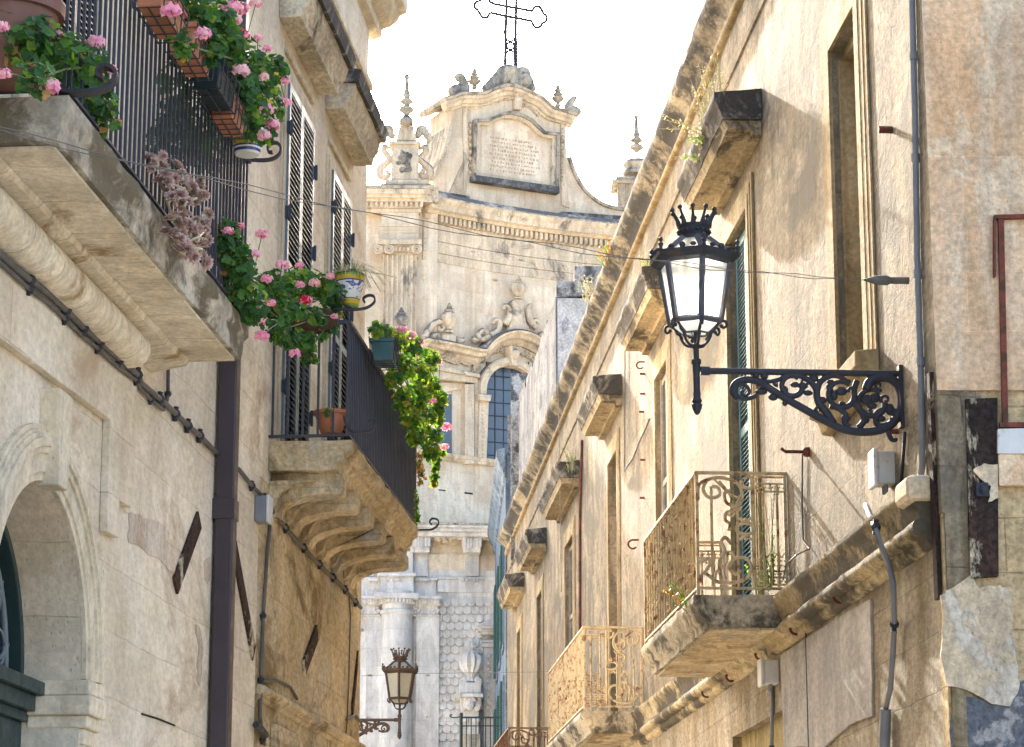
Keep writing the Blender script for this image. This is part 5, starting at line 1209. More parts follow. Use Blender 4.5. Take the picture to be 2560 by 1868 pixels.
for x0, x1 in ((1024, 1076), (1157, 1204), (1270, 1320), (890, 940)):
    mb = MB(); L(x0, 1336, x1, 1366, -.1, .55); L(x0 + 2, 1366, x1 - 2, 1380, -.1, .45); L(x0 + 4, 1334.5, x1 - 4, 1340, .55, .62)
    for q in range(5): L(x0 + 5 + q * (x1 - x0 - 10) / 5, 1344, x0 + 9 + q * (x1 - x0 - 10) / 5, 1372, .55, .59)
    L(x0 + 6, 1380, x1 - 6, 1440, -.1, .1); mb.build('console', M['c_lowtrim'], ch, bevel=.025)
for x0, x1 in ((1078, 1154), (1208, 1268)):
    mb = MB()
    for i in range(24):
        x = x0 + (x1 - x0) * R2.random(); mb.ball(CL.pp(x, 1340 + R2.uniform(-4, 14) * (1 - abs((x - (x0 + x1) / 2) / (x1 - x0)) * 1.4), .3), (R2.uniform(.07, .13), .12, R2.uniform(.06, .12)), n=7, rings=5)
    mb.build('carved_garland', M['c_trim'], ch, smooth=True)
mb = MB(); L(967, 1378, 1032, 1432, -.3, .35); L(944, 1431, 1040, 1439, -.3, .6); L(952, 1439.5, 1034, 1482, -.3, .5); L(700, 1440, 1094, 1446, -.3, .2); L(700, 1446.5, 1090, 1490, -.3, .12); L(1094, 1441, 1420, 1448, -.3, .08); L(1094, 1448.5, 1420, 1480, -.2, .05)
for x0, x1, d in ((966, 1010, .5), (1040, 1074, .2), (1154, 1200, .08), (920, 948, .2)):
    for q in range(5): L(x0 + q * (x1 - x0) / 5, 1447, x0 + q * (x1 - x0) / 5 + 6, 1453, d - .02, d + .07)
cpart('architrave', mb, M['c_lowtrim'], bevel=.015)
cx_, _ = CL.px(992, 1600, .1); _, ztop = CL.px(992, 1508, .1); _, zq = CL.px(992, 1482, .1); cr_ = 39 / 6300 * 78.5
c0_ = CL.P(cx_, .1, 0)
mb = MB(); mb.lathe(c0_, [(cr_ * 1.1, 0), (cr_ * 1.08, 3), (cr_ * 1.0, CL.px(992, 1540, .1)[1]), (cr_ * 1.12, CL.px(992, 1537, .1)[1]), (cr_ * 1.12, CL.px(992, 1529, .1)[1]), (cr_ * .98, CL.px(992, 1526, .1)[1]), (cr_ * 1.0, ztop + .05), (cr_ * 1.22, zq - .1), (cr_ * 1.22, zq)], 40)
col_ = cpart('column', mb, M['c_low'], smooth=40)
mb = MB(); L(935, 1481, 1047, 1494, -.3, .72)
for i in range(15):
    a = PI + PI * (i + .5) / 15; mb.ball(c0_ + Vector((cr_ * 1.14 * math.cos(a), cr_ * 1.14 * math.sin(a), CL.px(992, 1502, .5)[1])), (.07, .07, .1), n=6, rings=4)
mb.build('capital', M['c_lowtrim'], col_, smooth=30)
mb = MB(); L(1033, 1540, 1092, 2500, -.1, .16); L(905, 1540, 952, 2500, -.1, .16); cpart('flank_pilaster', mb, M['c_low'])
for x0, x1 in ((1030, 1098), (890, 950)):
    mb = MB()
    L(x0 - 2, 1489.5, x1 + 6, 1496, -.1, .36); L(x0, 1496.5, x1 + 3, 1512, -.1, .26); L(x0, 1536, x1, 1540, -.1, .22); L(x0, 1512.5, x1 - 2, 1535.5, -.1, .165)
    for q in range(9): mb.ball(CL.pp(x0 + 4 + q * (x1 - x0) / 9, 1504, .27), (.07, .06, .1), n=6, rings=4)
    for xx in (x0 + 12, x1 - 8):
        for a in range(6): mb.ball(CL.pp(xx + 6 * math.cos(a), 1526 + 6 * math.sin(a), .17), .05, n=6, rings=4)
    cpart('flank_capital', mb, M['c_lowtrim'], smooth=30)
# fish-scale masonry
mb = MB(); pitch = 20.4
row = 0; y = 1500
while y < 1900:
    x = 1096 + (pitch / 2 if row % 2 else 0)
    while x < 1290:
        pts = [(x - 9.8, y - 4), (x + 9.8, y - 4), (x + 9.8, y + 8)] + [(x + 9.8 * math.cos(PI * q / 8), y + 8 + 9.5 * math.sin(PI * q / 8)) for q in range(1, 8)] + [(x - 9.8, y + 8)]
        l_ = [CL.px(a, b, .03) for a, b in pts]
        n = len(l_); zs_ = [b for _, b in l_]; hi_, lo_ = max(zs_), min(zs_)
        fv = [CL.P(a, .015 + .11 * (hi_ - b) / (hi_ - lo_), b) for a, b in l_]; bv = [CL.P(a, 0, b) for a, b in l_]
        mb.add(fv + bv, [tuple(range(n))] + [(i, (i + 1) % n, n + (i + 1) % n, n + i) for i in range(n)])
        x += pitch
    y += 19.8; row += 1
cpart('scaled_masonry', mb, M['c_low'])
mb = MB()
for x, y in ((924, 1688), (1069, 1688), (922, 1794), (1071, 1792), (904, 1574)): L(x - 5, y - 2, x + 5, y + 3, .0, .175)
L(1034, 1616, 1038, 1660, .1, .2); cpart('putlog_hole', mb, M['c_dark'])
for x0, y0, x1, y1 in ((1097, 1223, 1114, 1226), (1162, 1230, 1182, 1234)):
    mb = MB(); mb.pbox(CC, x0, y0, x1, y1, .08, .135); mb.build('wall_slot', M['iron'], ch)
# little portal at the right edge
mb = MB(); L(1190, 1565, 1300, 1571, 0, .6); L(1196, 1571.5, 1300, 1578, 0, .5); L(1202, 1578.5, 1300, 1586, 0, .4); L(1204, 1600, 1300, 1606, 0, .4); L(1206, 1606.5, 1300, 1618, 0, .34); L(1208, 1618.5, 1240, 2300, 0, .28); mb.pout(CL, [(1190, 1565), (1228, 1546), (1300, 1546), (1300, 1565)], 0, .5)
for y in range(1640, 1880, 16): mb.ball(CL.pp(1221, y, .3), (.09, .07, .08), n=6, rings=4)
cpart('side_portal', mb, M['c_lowtrim'], bevel=.01)
# great urn on a cherub console
VASE = [(.55, 0), (.5, .05), (.3, .1), (.28, .14), (.55, .2), (.9, .34), (1.0, .48), (.9, .58), (.62, .63), (.72, .66), (.45, .69), (.35, .74), (.6, .78), (.4, .83), (.42, .88), (.15, .94), (.05, 1)]
finial_urn('great_urn', CL, 1177, 1705, 1594, .75, 28, VASE, M['c_lowtrim'], lobes=10, lob=.11, n=40)
mb = MB(); L(1150, 1706, 1202, 1732, .1, 1.0); L(1142, 1733, 1208, 1742, .1, 1.15); L(1154, 1742.5, 1196, 1868, .1, .7)
for sg in (-1, 1):
    mb.tube(spiral(lambda u, v: CL.P(u, .95, v), CL.px(1177 + sg * 20, 1702, .95), .1, 1.6, PI / 2, sg, 14, .15), .045, 6)
    mb.ball(CL.pp(1177 + sg * 17, 1758, .8), (.13, .12, .26), n=8, rings=6)
    mb.ball(CL.pp(1177 + sg * 14, 1800, .72), (.12, .1, .12), n=8, rings=6)
con = cpart('cherub_console', mb, M['c_lowtrim'], smooth=40)
mb = MB(); hc = CL.pp(1175, 1760, .95); mb.ball(hc, (.15, .15, .2), n=14, rings=10)
for sg in (-1, 1): mb.ball(hc + Vector((sg * .055, -.13, .03)), .025, n=6, rings=4); mb.ball(hc + Vector((sg * .08, -.11, -.05)), .05, n=6, rings=4)
mb.ball(hc + Vector((0, -.16, -.01)), (.025, .04, .045), n=6, rings=4); mb.ball(hc + Vector((0, -.14, -.09)), (.05, .03, .02), n=6, rings=4); mb.build('cherub_head', M['c_lowtrim'], con, smooth=True)
mb = MB(); mb.ball(hc + Vector((0, .03, .07)), (.17, .15, .17), n=12, rings=8)
for i in range(14): mb.ball(hc + Vector((.15 * math.cos(PI * i / 13), -.06, .1 + .1 * math.sin(PI * i / 13))), .045, n=6, rings=4)
mb.build('cherub_hair', M['c_lowtrim'], con, smooth=True)
mb = MB(); L(1152, 1835, 1200, 1900, .1, .72); mb.build('niche_base', M['c_dark'], con)

# ------------------------------------------------------------------ buildings over and beyond the right palazzo
rh = thing('roof_house', RW.P(50, -3, 12.4), 'rooftop block with black-stained stepped parapets rising over the right palazzo', 'building')
def zpx(x, y, d): return RW.px(x, y, d)[1]
sA, zA = RW.px(1389, 745, -.08)
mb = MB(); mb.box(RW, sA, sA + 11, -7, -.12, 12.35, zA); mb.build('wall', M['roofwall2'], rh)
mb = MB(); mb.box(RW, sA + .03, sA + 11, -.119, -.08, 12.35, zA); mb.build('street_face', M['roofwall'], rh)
def onfront(mb, x0, y0, x1, y1, s_, m=0, th=.4, dep=None):
    p0 = at(x0, y1, RW.P(s_, -1, 0).y); p1 = at(x1, y0, RW.P(s_, -1, 0).y); dep = dep or th
    mb.add([(x, y, z) for z in (p0.z, p1.z) for y in (p0.y, p0.y + dep) for x in (p0.x, p1.x)], [(0, 1, 3, 2), (4, 6, 7, 5), (0, 4, 5, 1), (2, 3, 7, 6), (0, 2, 6, 4), (1, 5, 7, 3)], m)
mb = MB(); onfront(mb, 1391, 702, 1520, 742, sA, dep=4); onfront(mb, 1436, 664, 1580, 703, sA, dep=4); mb.build('parapet', M['darkstone'], rh, bevel=.03)
for s_, x0, y0, x1, dd in ((sA + 11.2, 1277, 933, 1340, 4), (sA + 15, 1269, 1037, 1310, 4)):
    mb = MB(); onfront(mb, x0, y0, x1, 1400, s_, dep=dd); mb.build('parapet_pier', M['darkstone'], rh, bevel=.02)
mb = MB()
for i in range(5):
    s_ = sA + i * 2.2; mb.box(RW, s_ + .2, s_ + 2.0, -.6, -.09, zA - .002, zA + .35 * R2.uniform(.2, 1)); 
mb.build('parapet_coping', M['darkstone'], rh, bevel=.02)
bl = at(1241, 1126, 66.0); BF = Frame(bl.x + .24, bl.y, PI / 2 + rad(1.65), -1)
bh = thing('house', BF.P(3, -2, 0), 'narrow blue-grey stained house with green shutters past the far end of the right palazzo', 'building')
mb = MB(); mb.box(BF, 0, 12.3, -6, 0, 0, bl.z - .1); mb.build('wall', M['blue_wall'], bh)
mb = MB(); mb.sweep(BF, [(.001, bl.z - .75), (.06, bl.z - .7), (.08, bl.z - .5), (.16, bl.z - .4), (.2, bl.z - .25), (.24, bl.z - .2), (.24, bl.z), (.001, bl.z + .05)], -.1, 12.4); mb.build('cornice', M['blue_wall'], bh, bevel=.015)
for s_ in (1.0, 4.5, 8.0):
    for z0_ in (6.6, 10.2):
        mb = MB(); mb.box(BF, s_ - .15, s_ + 1.45, .001, .05, z0_ - .15, z0_ + 2.75); sr = mb.build('window_surround', M['blue_wall'], bh, bevel=.02)
        for q in (0, .66): louvres(MB(), BF, s_ + q, s_ + q + .64, z0_, z0_ + 2.6, .06, fw=.08, th=.05, pitch=.07).build('shutter', [M['shut_green'], M['shut_green']], sr)
# green iron balcony rail between the church and the blue-grey house
YG = 64.0; p0 = at(1152, 1868, YG); gr = thing('railing', p0, 'thin green iron railing with a curled post, in front of the great church urn', 'railing')
G = lambda x, y, dy=0.0: at(x, y, YG) + Vector((0, dy, 0))
mb = MB(); mb.bar(G(1153, 1786), G(1153, 1960), .055); mb.ball(G(1153, 1786), .05, n=8, rings=5); mb.build('post', M['door_green'], gr)
mb = MB(); mb.bar(G(1153, 1794), G(1250, 1794), .03); mb.bar(G(1153, 1815), G(1250, 1815), .02); mb.bar(G(1153, 1945), G(1250, 1945), .03); mb.build('handrail', M['door_green'], gr)
mb = MB()
for x in range(1166, 1250, 12): mb.bar(G(x, 1794), G(x, 1945), .017)
mb.build('bars', M['door_green'], gr)
mb = MB(); mb.tube([G(x, y) for x, y in smooth_path([(1153, 1792), (1138, 1794), (1128, 1793), (1125, 1788), (1131, 1787)], 4)], .016, 5); mb.build('scroll', M['door_green'], gr)
mb = MB(); a_, b_ = G(1150, 1945), G(1262, 1945); mb.add([(x, y, z) for z in (a_.z - .25, a_.z) for y in (YG - .1, YG + 2.2) for x in (a_.x, b_.x)], [(0, 1, 3, 2), (4, 6, 7, 5), (0, 4, 5, 1), (2, 3, 7, 6), (0, 2, 6, 4), (1, 5, 7, 3)]); mb.build('slab', M['blue_wall'], gr)
# ------------------------------------------------------------------ plants, pots and boxes on the left balconies
Q = random.Random(11)
def rvec(): 
    while True:
        v = Vector((Q.uniform(-1, 1), Q.uniform(-1, 1), Q.uniform(-1, 1)))
        if .05 < v.length < 1: return v.normalized()
def leaf(mb, c, nrm, size, m=0):
    nrm = nrm.normalized(); x = nrm.orthogonal().normalized(); y = nrm.cross(x); a0 = Q.uniform(0, 6.28)
    x, y = x * math.cos(a0) + y * math.sin(a0), y * math.cos(a0) - x * math.sin(a0)
    vs = [c - nrm * size * .18]; n = 10
    for i in range(n):
        a = 2 * PI * i / n + .3; r = size * (1.0 if i % 2 == 0 else .8) * Q.uniform(.88, 1.08)
        if i == 0: r *= .45
        vs.append(c + x * r * math.cos(a) + y * r * math.sin(a) + nrm * size * Q.uniform(-.05, .16))
    mb.add(vs, [(0, 1 + i, 1 + (i + 1) % n) for i in range(n)], m)
def flower(name, par, c, r, m, to=None):
    mb = MB()
    for i in range(44):
        v = rvec(); v.z = abs(v.z) * .9 - .35; v.normalize()
        p = c + Vector((v.x * r, v.y * r, v.z * r * .8)) * Q.uniform(.65, 1); x = v.orthogonal().normalized(); y = v.cross(x); s = r * Q.uniform(.32, .46); a = Q.uniform(0, 6)
        x, y = x * math.cos(a) + y * math.sin(a), y * math.cos(a) - x * math.sin(a)
        mb.add([p - x * s + v * s * .3, p - y * s * .8, p + x * s + v * s * .3, p + y * s * .8, p + v * s * .15], [(4, 0, 1), (4, 1, 2), (4, 2, 3), (4, 3, 0)], 2 if Q.random() < .3 else 0)
    if to is not None: mb.tube([c, c.lerp(to, .35) + Vector((0, 0, .01)), c.lerp(to, .75)], .003, 4, 1)
    return mb.build(name, [M[m], M['stem'], M['petalC' if m != 'petalB' else 'petalA']], par, weld=False)
FGRP = 'pink geraniums on the left balconies'
def plant(label, fr, blobs, n, size, heads, mats=('leafA', 'leafB', 'leafC', 'leafD'), wts=(5, 4, 1, .25), root=None, cat='geranium', name='geranium', stems=18, hr=.05, hcol='petalA', extra=None):
    """blobs: (x, y, d, rx, rz) ellipsoids of foliage; heads: (x, y, d[, petal material])"""
    C_ = [(fr.pp(x, y, d), rx, rz) for x, y, d, rx, rz in blobs]
    e = thing(name, C_[0][0] if root is None else root, label, cat, FGRP if cat == 'geranium' else None)
    mb = MB(); vol = [rx * rz for _, rx, rz in C_]; pts = []
    for i in range(n):
        c, rx, rz = Q.choices(C_, vol)[0]; v = rvec() * (Q.random() ** .4)
        p = c + Vector((v.x * rx * .8, v.y * rx, v.z * rz)); pts.append(p)
        nn = (Vector((v.x, v.y, v.z)) * .7 + Vector((.15, -.45, .5)) + rvec() * .75)
        leaf(mb, p, nn, size * .92 * Q.uniform(.38, 1.25), Q.choices(range(len(mats)), wts)[0])
    mb.build('foliage', [M[k] for k in mats], e, weld=False)
    mb = MB()
    for i in range(stems):
        a = Q.choice(pts); c = min(C_, key=lambda q: (q[0] - a).length)[0]; b = c + Vector((0, 0, -.05)); m_ = a.lerp(b, .5) + rvec() * .03; mb.tube([a, m_, b], .004, 4)
    for a, b in zip(C_, C_[1:]): mb.tube([a[0], a[0].lerp(b[0], .5) + rvec() * .03, b[0]], .006, 5)
    mb.build('stems', M['stem'], e)
    for h in heads:
        x, y, d = h[:3]; flower('flower_head', e, fr.pp(x, y, d), hr * Q.uniform(.62, 1.2), h[3] if len(h) > 3 else hcol, min(C_, key=lambda q: (q[0] - fr.pp(x, y, d)).length)[0])
    return e
def trough(x, y, d, s_len, w_, h_, m, label, cage=True, name='flower_box', fr=LW):
    s, z = fr.px(x, y, d); p = fr.P(s, d, z); e = thing(name, p, label, 'planter')
    a, b = s - s_len / 2, s + s_len / 2; zt, zb = z + h_ / 2, z - h_ / 2; t_ = w_ * .12
    mb = MB(); vs = []
    for zz, k in ((zb, .8), (zt, 1.0)):
        for u, v in ((-1, -1), (1, -1), (1, 1), (-1, 1)): vs.append(fr.P(s + u * s_len / 2 * (.94 if k < 1 else 1), d + v * w_ / 2 * k, zz))
    mb.add(vs, [(0, 1, 2, 3), (0, 1, 5, 4), (1, 2, 6, 5), (2, 3, 7, 6), (3, 0, 4, 7), (4, 5, 6, 7)])
    mb.build('box', M[m], e, bevel=.008)
    mb = MB()
    for u in (a, b): mb.box(fr, u - .012, u + .012, d - w_ / 2 - .012, d + w_ / 2 + .012, zt - .03, zt + .004)
    mb.box(fr, a, b, d + w_ / 2 - .004, d + w_ / 2 + .014, zt - .03, zt + .003); mb.box(fr, a, b, d - w_ / 2 - .014, d - w_ / 2 + .004, zt - .03, zt + .003); mb.build('rim', M[m], e, bevel=.004)
    if cage:
        mb = MB()
        for q in range(5):
            u = a + (b - a) * q / 4; mb.tube([fr.P(u, d - w_ / 2 - .02, zt + .02), fr.P(u, d - w_ / 2 * .86 - .015, zb - .012), fr.P(u, d + w_ / 2 * .86 + .015, zb - .012), fr.P(u, d + w_ / 2 + .02, zt - .01)], .0055, 5)
        for dd, zz in ((d - w_ / 2 * .84, zb - .012), (d, zb - .014), (d + w_ / 2 * .84, zb - .012), (d + w_ / 2 + .012, zb + h_ * .5), (d + w_ / 2 + .02, zt - .01), (d - w_ / 2 - .014, zb + h_ * .5)): mb.tube([fr.P(a - .01, dd, zz), fr.P(b + .01, dd, zz)], .0055, 5)
        mb.build('wire_basket', M['iron'], e)
    return e
def pot(x, y, d, r, h, m, label, rimm=None, name='flower_pot', fr=LW, cat='pot'):
    """x, y is the middle of the pot's foot"""
    p = fr.pp(x, y, d); e = thing(name, p, label, cat)
    mb = MB(); mb.lathe(p, [(r * .58, 0), (r * .62, .01), (r * .95, h * .82), (r * .97, h), (r * .86, h), (r * .84, h * .86)], 28); mb.build('body', M[m], e, smooth=40)
    mb = MB(); mb.lathe(p, [(r * .955, h * .835), (r * 1.06, h * .84), (r * 1.08, h * .99), (r * .98, h * 1.003), (r * .962, h * .95)], 28)
    if rimm: mb.build('rim', M[rimm], e, smooth=40)
    mb = MB(); mb.lathe(p, [(.001, h * .9), (r * .9, h * .9), (r * .9, h * .86), (.001, h * .86)], 20); mb.build('soil', M['coco'], e)
    return e
# near balcony
pot(18, 205, .38, .26, .42, 'browpot', 'large brown pot with a grey succulent at the near end of the near balcony', 'browpot')
def succulent(label, spots, fr, mats, rsize, name='succulent'):
    P_ = [fr.pp(x, y, d) for x, y, d in spots]; P0_ = list(P_)
    if len(P_) > 10: P_ = P_ + [p + rvec() * .06 for p in P_]
    e = thing(name, P_[0], label, 'succulent')
    mb = MB()
    for p in P_:
        ax = (Vector((.35, -.75, .35)) + rvec() * .7).normalized(); x0 = ax.orthogonal().normalized(); y0 = ax.cross(x0); R_ = rsize * Q.uniform(.65, 1.15)
        for ring, (k, tilt, ln) in enumerate(((9, .2, 1.0), (8, .5, .82), (6, .9, .55), (4, 1.2, .32))):
            for i in range(k):
                a = 2 * PI * (i + ring * .5) / k; o = (x0 * math.cos(a) + y0 * math.sin(a)); tdir = (o * math.cos(tilt) + ax * math.sin(tilt)).normalized(); sd_ = tdir.cross(ax).normalized(); l_ = R_ * ln; w_ = R_ * .3
                b0 = p + ax * .004 * ring; up_ = sd_.cross(tdir).normalized()
                mb.add([b0 - sd_ * w_ * .35, b0 + sd_ * w_ * .35, b0 + tdir * l_ * .6 + sd_ * w_ + up_ * w_ * .3, b0 + tdir * l_, b0 + tdir * l_ * .6 - sd_ * w_ + up_ * w_ * .3, b0 + tdir * l_ * .55 - up_ * w_ * .15], [(0, 1, 5), (1, 2, 5), (2, 3, 5), (3, 4, 5), (4, 0, 5)], 0 if Q.random() < .75 else 1)
    mb.build('rosette_leaves', [M[m] for m in mats], e, weld=False)
    mb = MB()
    for a, b in zip(P0_, P0_[1:]): mb.tube([a, a.lerp(b, .5) + rvec() * .05 - Vector((0, 0, .02)), b], .009, 6)
    mb.build('stems', M['stem'] if mats[0] != 'succ' else M['dryweed'], e, smooth=True)
    return e
succulent('grey green succulent poking out of the large brown pot', [(20, 30, .42), (38, 22, .4), (10, 12, .36), (52, 30, .45), (30, 5, .4)], LW, ('succ2', 'succ2'), .09)
plant('dark geranium spilling through the bars beside the large brown pot', LW, [(70, 110, .55, .16, .15), (120, 120, .6, .2, .16), (170, 150, .6, .2, .14), (85, 200, .7, .14, .09), (220, 170, .62, .18, .12), (240, 240, .66, .14, .14), (265, 300, .68, .12, .1), (100, 60, .5, .12, .14)], 800, .038,
      [(145, 95, .66), (240, 107, .66), (277, 173, .74), (124, 218, .76), (12, 186, .7), (4, 68, .6)], root=LW.P(13.0, .5, 6.1))
trough(400, 24, .80, .56, .17, .17, 'terra', 'terracotta flower box nearest the camera, caged on the near balcony rail')
trough(474, 128, .80, .50, .17, .17, 'terra', 'second terracotta flower box, caged on the near balcony rail under pink geraniums')
trough(536, 214, .80, .48, .18, .19, 'greenbox', 'dark green plastic flower box between the terracotta ones on the near balcony rail')
trough(570, 292, .80, .40, .16, .15, 'terra', 'terracotta flower box beside the blue and white painted pot')
plant('big bushy geranium along the near balcony rail, with red flowers', LW, [(480, 20, .8, .24, .16), (530, 60, .84, .2, .2), (560, 110, .86, .2, .2), (520, 120, .9, .12, .12), (600, 160, .84, .22, .2), (640, 200, .84, .2, .2), (610, 250, .88, .2, .18), (660, 260, .84, .18, .18), (640, 320, .86, .16, .14), (690, 170, .86, .12, .1), (455, 110, .95, .1, .1)], 1800, .040,
      [(427, 26, .95), (508, 86, .98), (600, 20, .9), (575, 18, .9), (585, 50, .9, 'petalC'), (600, 80, .9, 'petalB'), (604, 90, .9, 'petalB'), (577, 72, .9), (668, 122, .92), (645, 94, .9), (602, 178, .98, 'petalC'), (658, 192, .95, 'petalC'), (708, 200, .9), (714, 258, .9), (662, 274, .96), (678, 314, .96), (660, 340, .94, 'petalC'), (640, 8, .9, 'petalC')],
      mats=('leafA', 'leafB', 'leafC', 'leafY'), wts=(6, 5, 1.4, .5), root=LW.P(15, .8, 7.2), stems=30)
pot(618, 388, .74, .14, .30, 'maj2', 'blue and white painted pot with yellow base on the near balcony rail', None)
succulent('pink grey rosette succulent hanging through the bars over the near balcony edge', [(384, 405, .68), (378, 420, .66), (400, 408, .7), (412, 430, .72), (428, 440, .74), (450, 428, .72), (440, 450, .76), (418, 455, .74), (462, 470, .74), (434, 486, .78), (430, 500, .78), (480, 470, .74), (500, 478, .74), (492, 500, .75), (470, 505, .78), (455, 525, .78), (440, 540, .76), (428, 548, .76), (520, 540, .76), (505, 560, .78), (490, 552, .78), (470, 560, .8), (455, 585, .8), (440, 580, .78), (485, 590, .8), (515, 575, .78), (460, 610, .82), (445, 625, .82), (488, 632, .82), (470, 620, .84), (505, 635, .8), (435, 600, .8), (520, 600, .78), (498, 610, .8), (400, 450, .7), (470, 450, .74)], LW, ('succ', 'succ3'), .056)
plant('ivy-leaved geranium climbing down off the far corner of the near balcony', LW, [(560, 600, .66, .12, .16), (585, 650, .7, .16, .16), (600, 700, .72, .18, .16), (620, 750, .72, .18, .14), (640, 790, .74, .14, .1), (580, 590, .7, .1, .1)], 560, .04,
      [(571, 578, .74), (655, 586, .8), (635, 636, .8), (600, 565, .7)], root=LW.P(17.2, .6, 6.1))
trough(520, 610, .48, .3, .16, .2, 'terra', 'terracotta box standing on the near balcony floor behind the ivy-leaved geranium', cage=False)
plant('leafy shrub in shade behind the bars of the near balcony', LW, [(440, 250, .3, .2, .3), (460, 330, .3, .25, .3), (420, 360, .3, .2, .25), (500, 330, .3, .2, .25), (530, 380, .3, .15, .2)], 380, .05, [], mats=('leafA', 'leafB'), wts=(6, 2), cat='shrub', name='balcony_shrub', root=LW.P(15.5, .3, 6.06))
# far balcony
e_ = thing('hanging_basket', LW.pp(745, 785, .4), 'brown coco-lined basket under the geranium at the near end of the far balcony', 'planter')
mb = MB(); s_b = T0 - .16
z_b = LW.px(750, 790, .36)[1]
mb.ball(LW.P(s_b, .4, z_b + .07), (.21, .10, .12), n=20, rings=12); mb.build('liner', M['coco'], e_, smooth=True)
plant('broad pink geranium overflowing the coco basket at the near end of the far balcony', LW, [(700, 720, .45, .2, .14), (745, 710, .45, .2, .14), (790, 715, .45, .2, .14), (690, 760, .5, .14, .14), (830, 740, .5, .14, .14), (650, 780, .4, .12, .1), (720, 850, .5, .14, .08), (760, 850, .5, .14, .1), (775, 890, .52, .08, .1), (815, 820, .5, .12, .12), (830, 790, .5, .1, .1), (690, 830, .5, .1, .08), (668, 700, .4, .08, .06), (740, 775, .62, .16, .08), (790, 790, .6, .12, .08), (705, 800, .6, .1, .08)], 1600, .040,
      [(705, 662, .6), (748, 664, .6), (667, 698, .6), (750, 712, .7), (786, 708, .62, 'petalC'), (825, 692, .6), (764, 752, .75, 'petalB'), (676, 758, .7), (658, 772, .7, 'petalC'), (655, 803, .7), (655, 842, .7), (836, 792, .7), (738, 884, .72)],
      mats=('leafA', 'leafB', 'leafC', 'leafY'), wts=(4, 6, 1.4, .3), root=LW.P(T0 - .1, .4, 7.1))
pot(874, 768, .62, .132, .30, 'maj', 'yellow, blue and white painted pot at the corner of the far balcony rail', None)
sp = thing('spider_plant', LW.pp(875, 690, .62), 'thin straw-coloured spider plant in the yellow painted pot', 'plant')
mb = MB(); c = LW.pp(876, 692, .62)
for i in range(70):
    a = Q.uniform(0, 6.28); l_ = Q.uniform(.08, .3); h_ = Q.uniform(.03, .15); o = Vector((math.cos(a), math.sin(a), 0)); o.x += .25
    mb.strip([c + o * .03, c + o * l_ * .5 + Vector((0, 0, h_)), c + o * l_ * .85 + Vector((0, 0, h_ * .6)), c + o * l_ * 1.15 + Vector((0, 0, h_ * .6 - .1))], o.cross(Vector((0, 0, 1))), .007, .001, Q.choices((0, 1), (2, 1))[0])
mb.tube([c, c + Vector((.1, 0, .06)), c + Vector((.3, 0, .02)), c + Vector((.42, 0, -.01))], .004, 4)
mb.build('leaves', [M['dryweed'], M['leafC']], sp, weld=False)
trough(962, 884, .86, .34, .2, .2, 'bluebox', 'blue green plastic flower box hooked on the far balcony rail')
plant('sunlit trailing geranium with lime leaves hanging from the far balcony rail', LW, [(960, 832, .86, .14, .07), (1000, 850, .86, .16, .1), (1030, 870, .88, .14, .12), (1010, 920, .9, .16, .14), (1050, 930, .88, .16, .14), (985, 950, .9, .1, .1), (1040, 990, .9, .18, .16), (1075, 970, .88, .14, .14), (1060, 1040, .9, .16, .14), (1090, 1040, .88, .12, .12), (1040, 1090, .9, .12, .12), (1080, 1090, .88, .14, .1), (1092, 1150, .88, .06, .14), (1085, 1190, .88, .05, .12), (1100, 1130, .86, .08, .1), (940, 825, .84, .08, .07), (1075, 900, .9, .14, .12), (1095, 1000, .9, .13, .14), (1010, 1000, .92, .14, .14), (1030, 1050, .92, .14, .12), (1075, 1130, .9, .12, .12), (980, 850, .9, .16, .09)], 2500, .04,
      [(1004, 826, .92), (1048, 856, .95), (1100, 906, .92), (1088, 900, .95), (1026, 840, .95, 'petalC'), (1080, 1003, 1.0), (1112, 992, .94), (1116, 1068, .96), (1110, 1118, .94, 'petalC')],
      mats=('leafA', 'leafB', 'leafC', 'leafY'), wts=(1.5, 4, 9, 1), root=LW.P(24, .85, 7.2), stems=34)  # mostly lime leaves: sun shining through from behind is put into leaf colour
plant('orange dry geranium stems dangling below the far balcony rail', LW, [(1048, 1150, .86, .05, .1), (1055, 1180, .86, .06, .12), (1050, 1205, .86, .04, .05)], 46, .035, [], mats=('leafD', 'leafY'), wts=(3, 1), cat='plant', name='dry_plant')
plant('thin green creeper on the far corner of the far balcony', LW, [(1042, 1250, .72, .03, .12), (1043, 1290, .72, .03, .1)], 90, .022, [], mats=('leafC', 'leafB'), wts=(2, 1), cat='creeper', name='creeper')
pot(828, 1086, .52, .15, .2, 'terra', 'plain terracotta pot standing on the far balcony floor', 'terra')
plant('small green sprigs in the plain terracotta pot on the far balcony floor', LW, [(818, 1030, .52, .05, .05), (842, 1034, .52, .05, .04)], 30, .022, [], mats=('leafC', 'leafB'), wts=(1, 1), cat='plant', name='seedling')
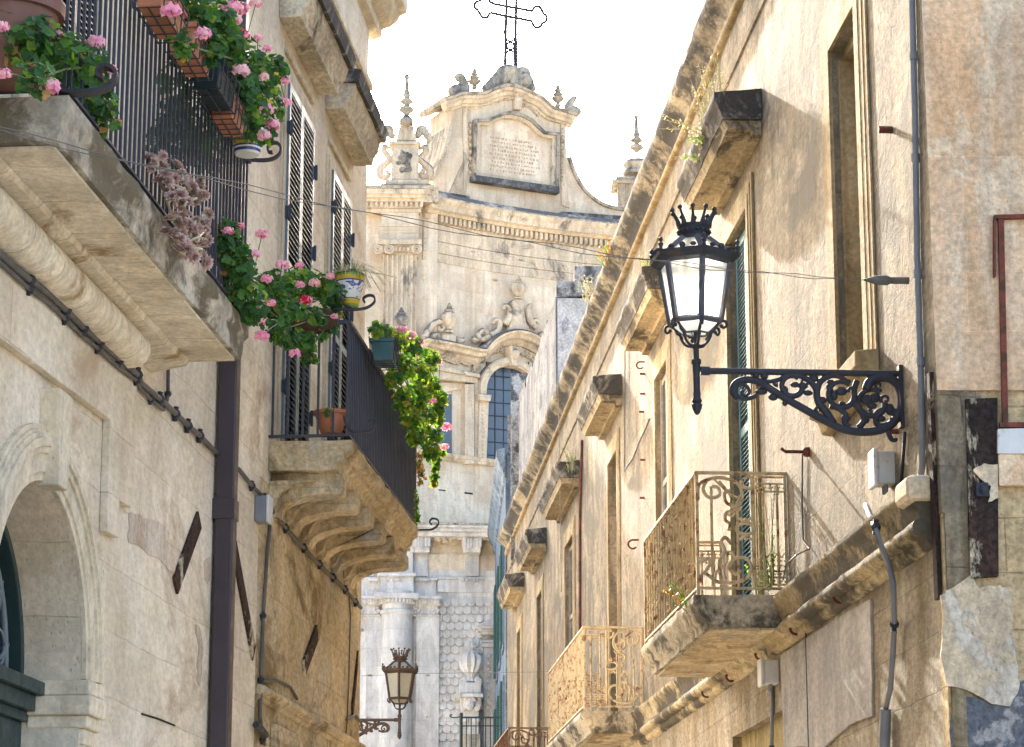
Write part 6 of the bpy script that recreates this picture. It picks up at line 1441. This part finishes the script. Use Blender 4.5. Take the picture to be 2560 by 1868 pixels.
# weeds on the right palazzo
def weed(label, fr, roots, n, h, sp_, mats=('dryweed', 'leafC'), wts=(7, 1), down=0.0, name='wall_weed'):
    e = thing(name, fr.pp(*roots[0]), label, 'weed'); mb = MB()
    for i in range(n):
        c = fr.pp(*Q.choice(roots)) + rvec() * .04; o = Vector((Q.uniform(-1, .6), Q.uniform(-.5, .5), 0)) * sp_; l_ = h * Q.uniform(.5, 1.1); m_ = Q.choices((0, 1), wts)[0]
        pts = [c, c + o * .35 + Vector((0, 0, l_ * (.5 - down * .7))), c + o + Vector((0, 0, l_ * (1 - down * 1.8)))]
        mb.tube(pts, [.005, .004, .002], 4, m_)
        for j in range(12):
            t_ = .25 + .75 * j / 12; p = pts[0].lerp(pts[1], t_ * 2) if t_ < .5 else pts[1].lerp(pts[2], t_ * 2 - 1)
            v = rvec(); q = v.cross(Vector((0, 0, 1))) * .012; mb.add([p, p + v * .022 + q, p + v * .045, p + v * .022 - q], [(0, 1, 2, 3)], m_)
    mb.build('leaves', [M[m] for m in mats], e, weld=False); return e
weed('tall pale dry weeds growing on top of the big window hood', RW, [(1800, 262, .35), (1770, 300, .42), (1785, 280, .4), (1765, 330, .44)], 20, .6, .18, mats=('dryweed', 'dryweed'))
weed('green weeds hanging off the street side of the big window hood', RW, [(1752, 370, .46), (1760, 350, .46), (1745, 400, .46)], 20, .34, .26, mats=('leafC', 'dryweed'), wts=(1, 2), down=.5)
weed('dry weed stalk reaching out sideways from the big window hood', RW, [(1757, 335, .46)], 5, .25, .8, down=.3)
weed('small weeds on the second hood, just left of the lamp', RW, [(1620, 690, .3), (1640, 690, .25)], 14, .25, .15, mats=('leafC', 'dryweed'), wts=(1, 1))
weed('dry brown weeds rooted in the cornice above the lamp', RW, [(1522, 655, .25), (1516, 668, .25), (1528, 640, .25)], 22, .3, .2, mats=('leafD', 'leafC'), wts=(3, 1))
weed('pale dry weeds in the cornice gap further along', RW, [(1470, 760, .25), (1480, 740, .25)], 16, .45, .3, mats=('dryweed', 'leafD'), wts=(3, 1))
weed('white flowering weed stalk inside the near rusty balcony', RW, [(1925, 1460, .2)], 4, .95, .12, mats=('dryweed', 'leafB'), wts=(2, 1))
weed('green weed by the wall on the near rusty balcony floor', RW, [(1920, 1470, .15), (1905, 1476, .25), (1935, 1455, .1)], 16, .28, .15, mats=('leafB', 'leafC'), wts=(2, 1))
weed('lime and rust weeds along the outer foot of the near rusty balcony rail', RW, [(1700, 1500, .95), (1712, 1520, .95), (1672, 1485, .95), (1715, 1510, .97)], 9, .18, .13, mats=('leafB', 'leafD'), wts=(1, 1.5), down=.2)
weed('small weeds on top of the fourth hood along the right palazzo', RW, [(1425, 1180, .2), (1432, 1178, .15)], 16, .5, .2, mats=('dryweed', 'leafB'), wts=(1, 2))
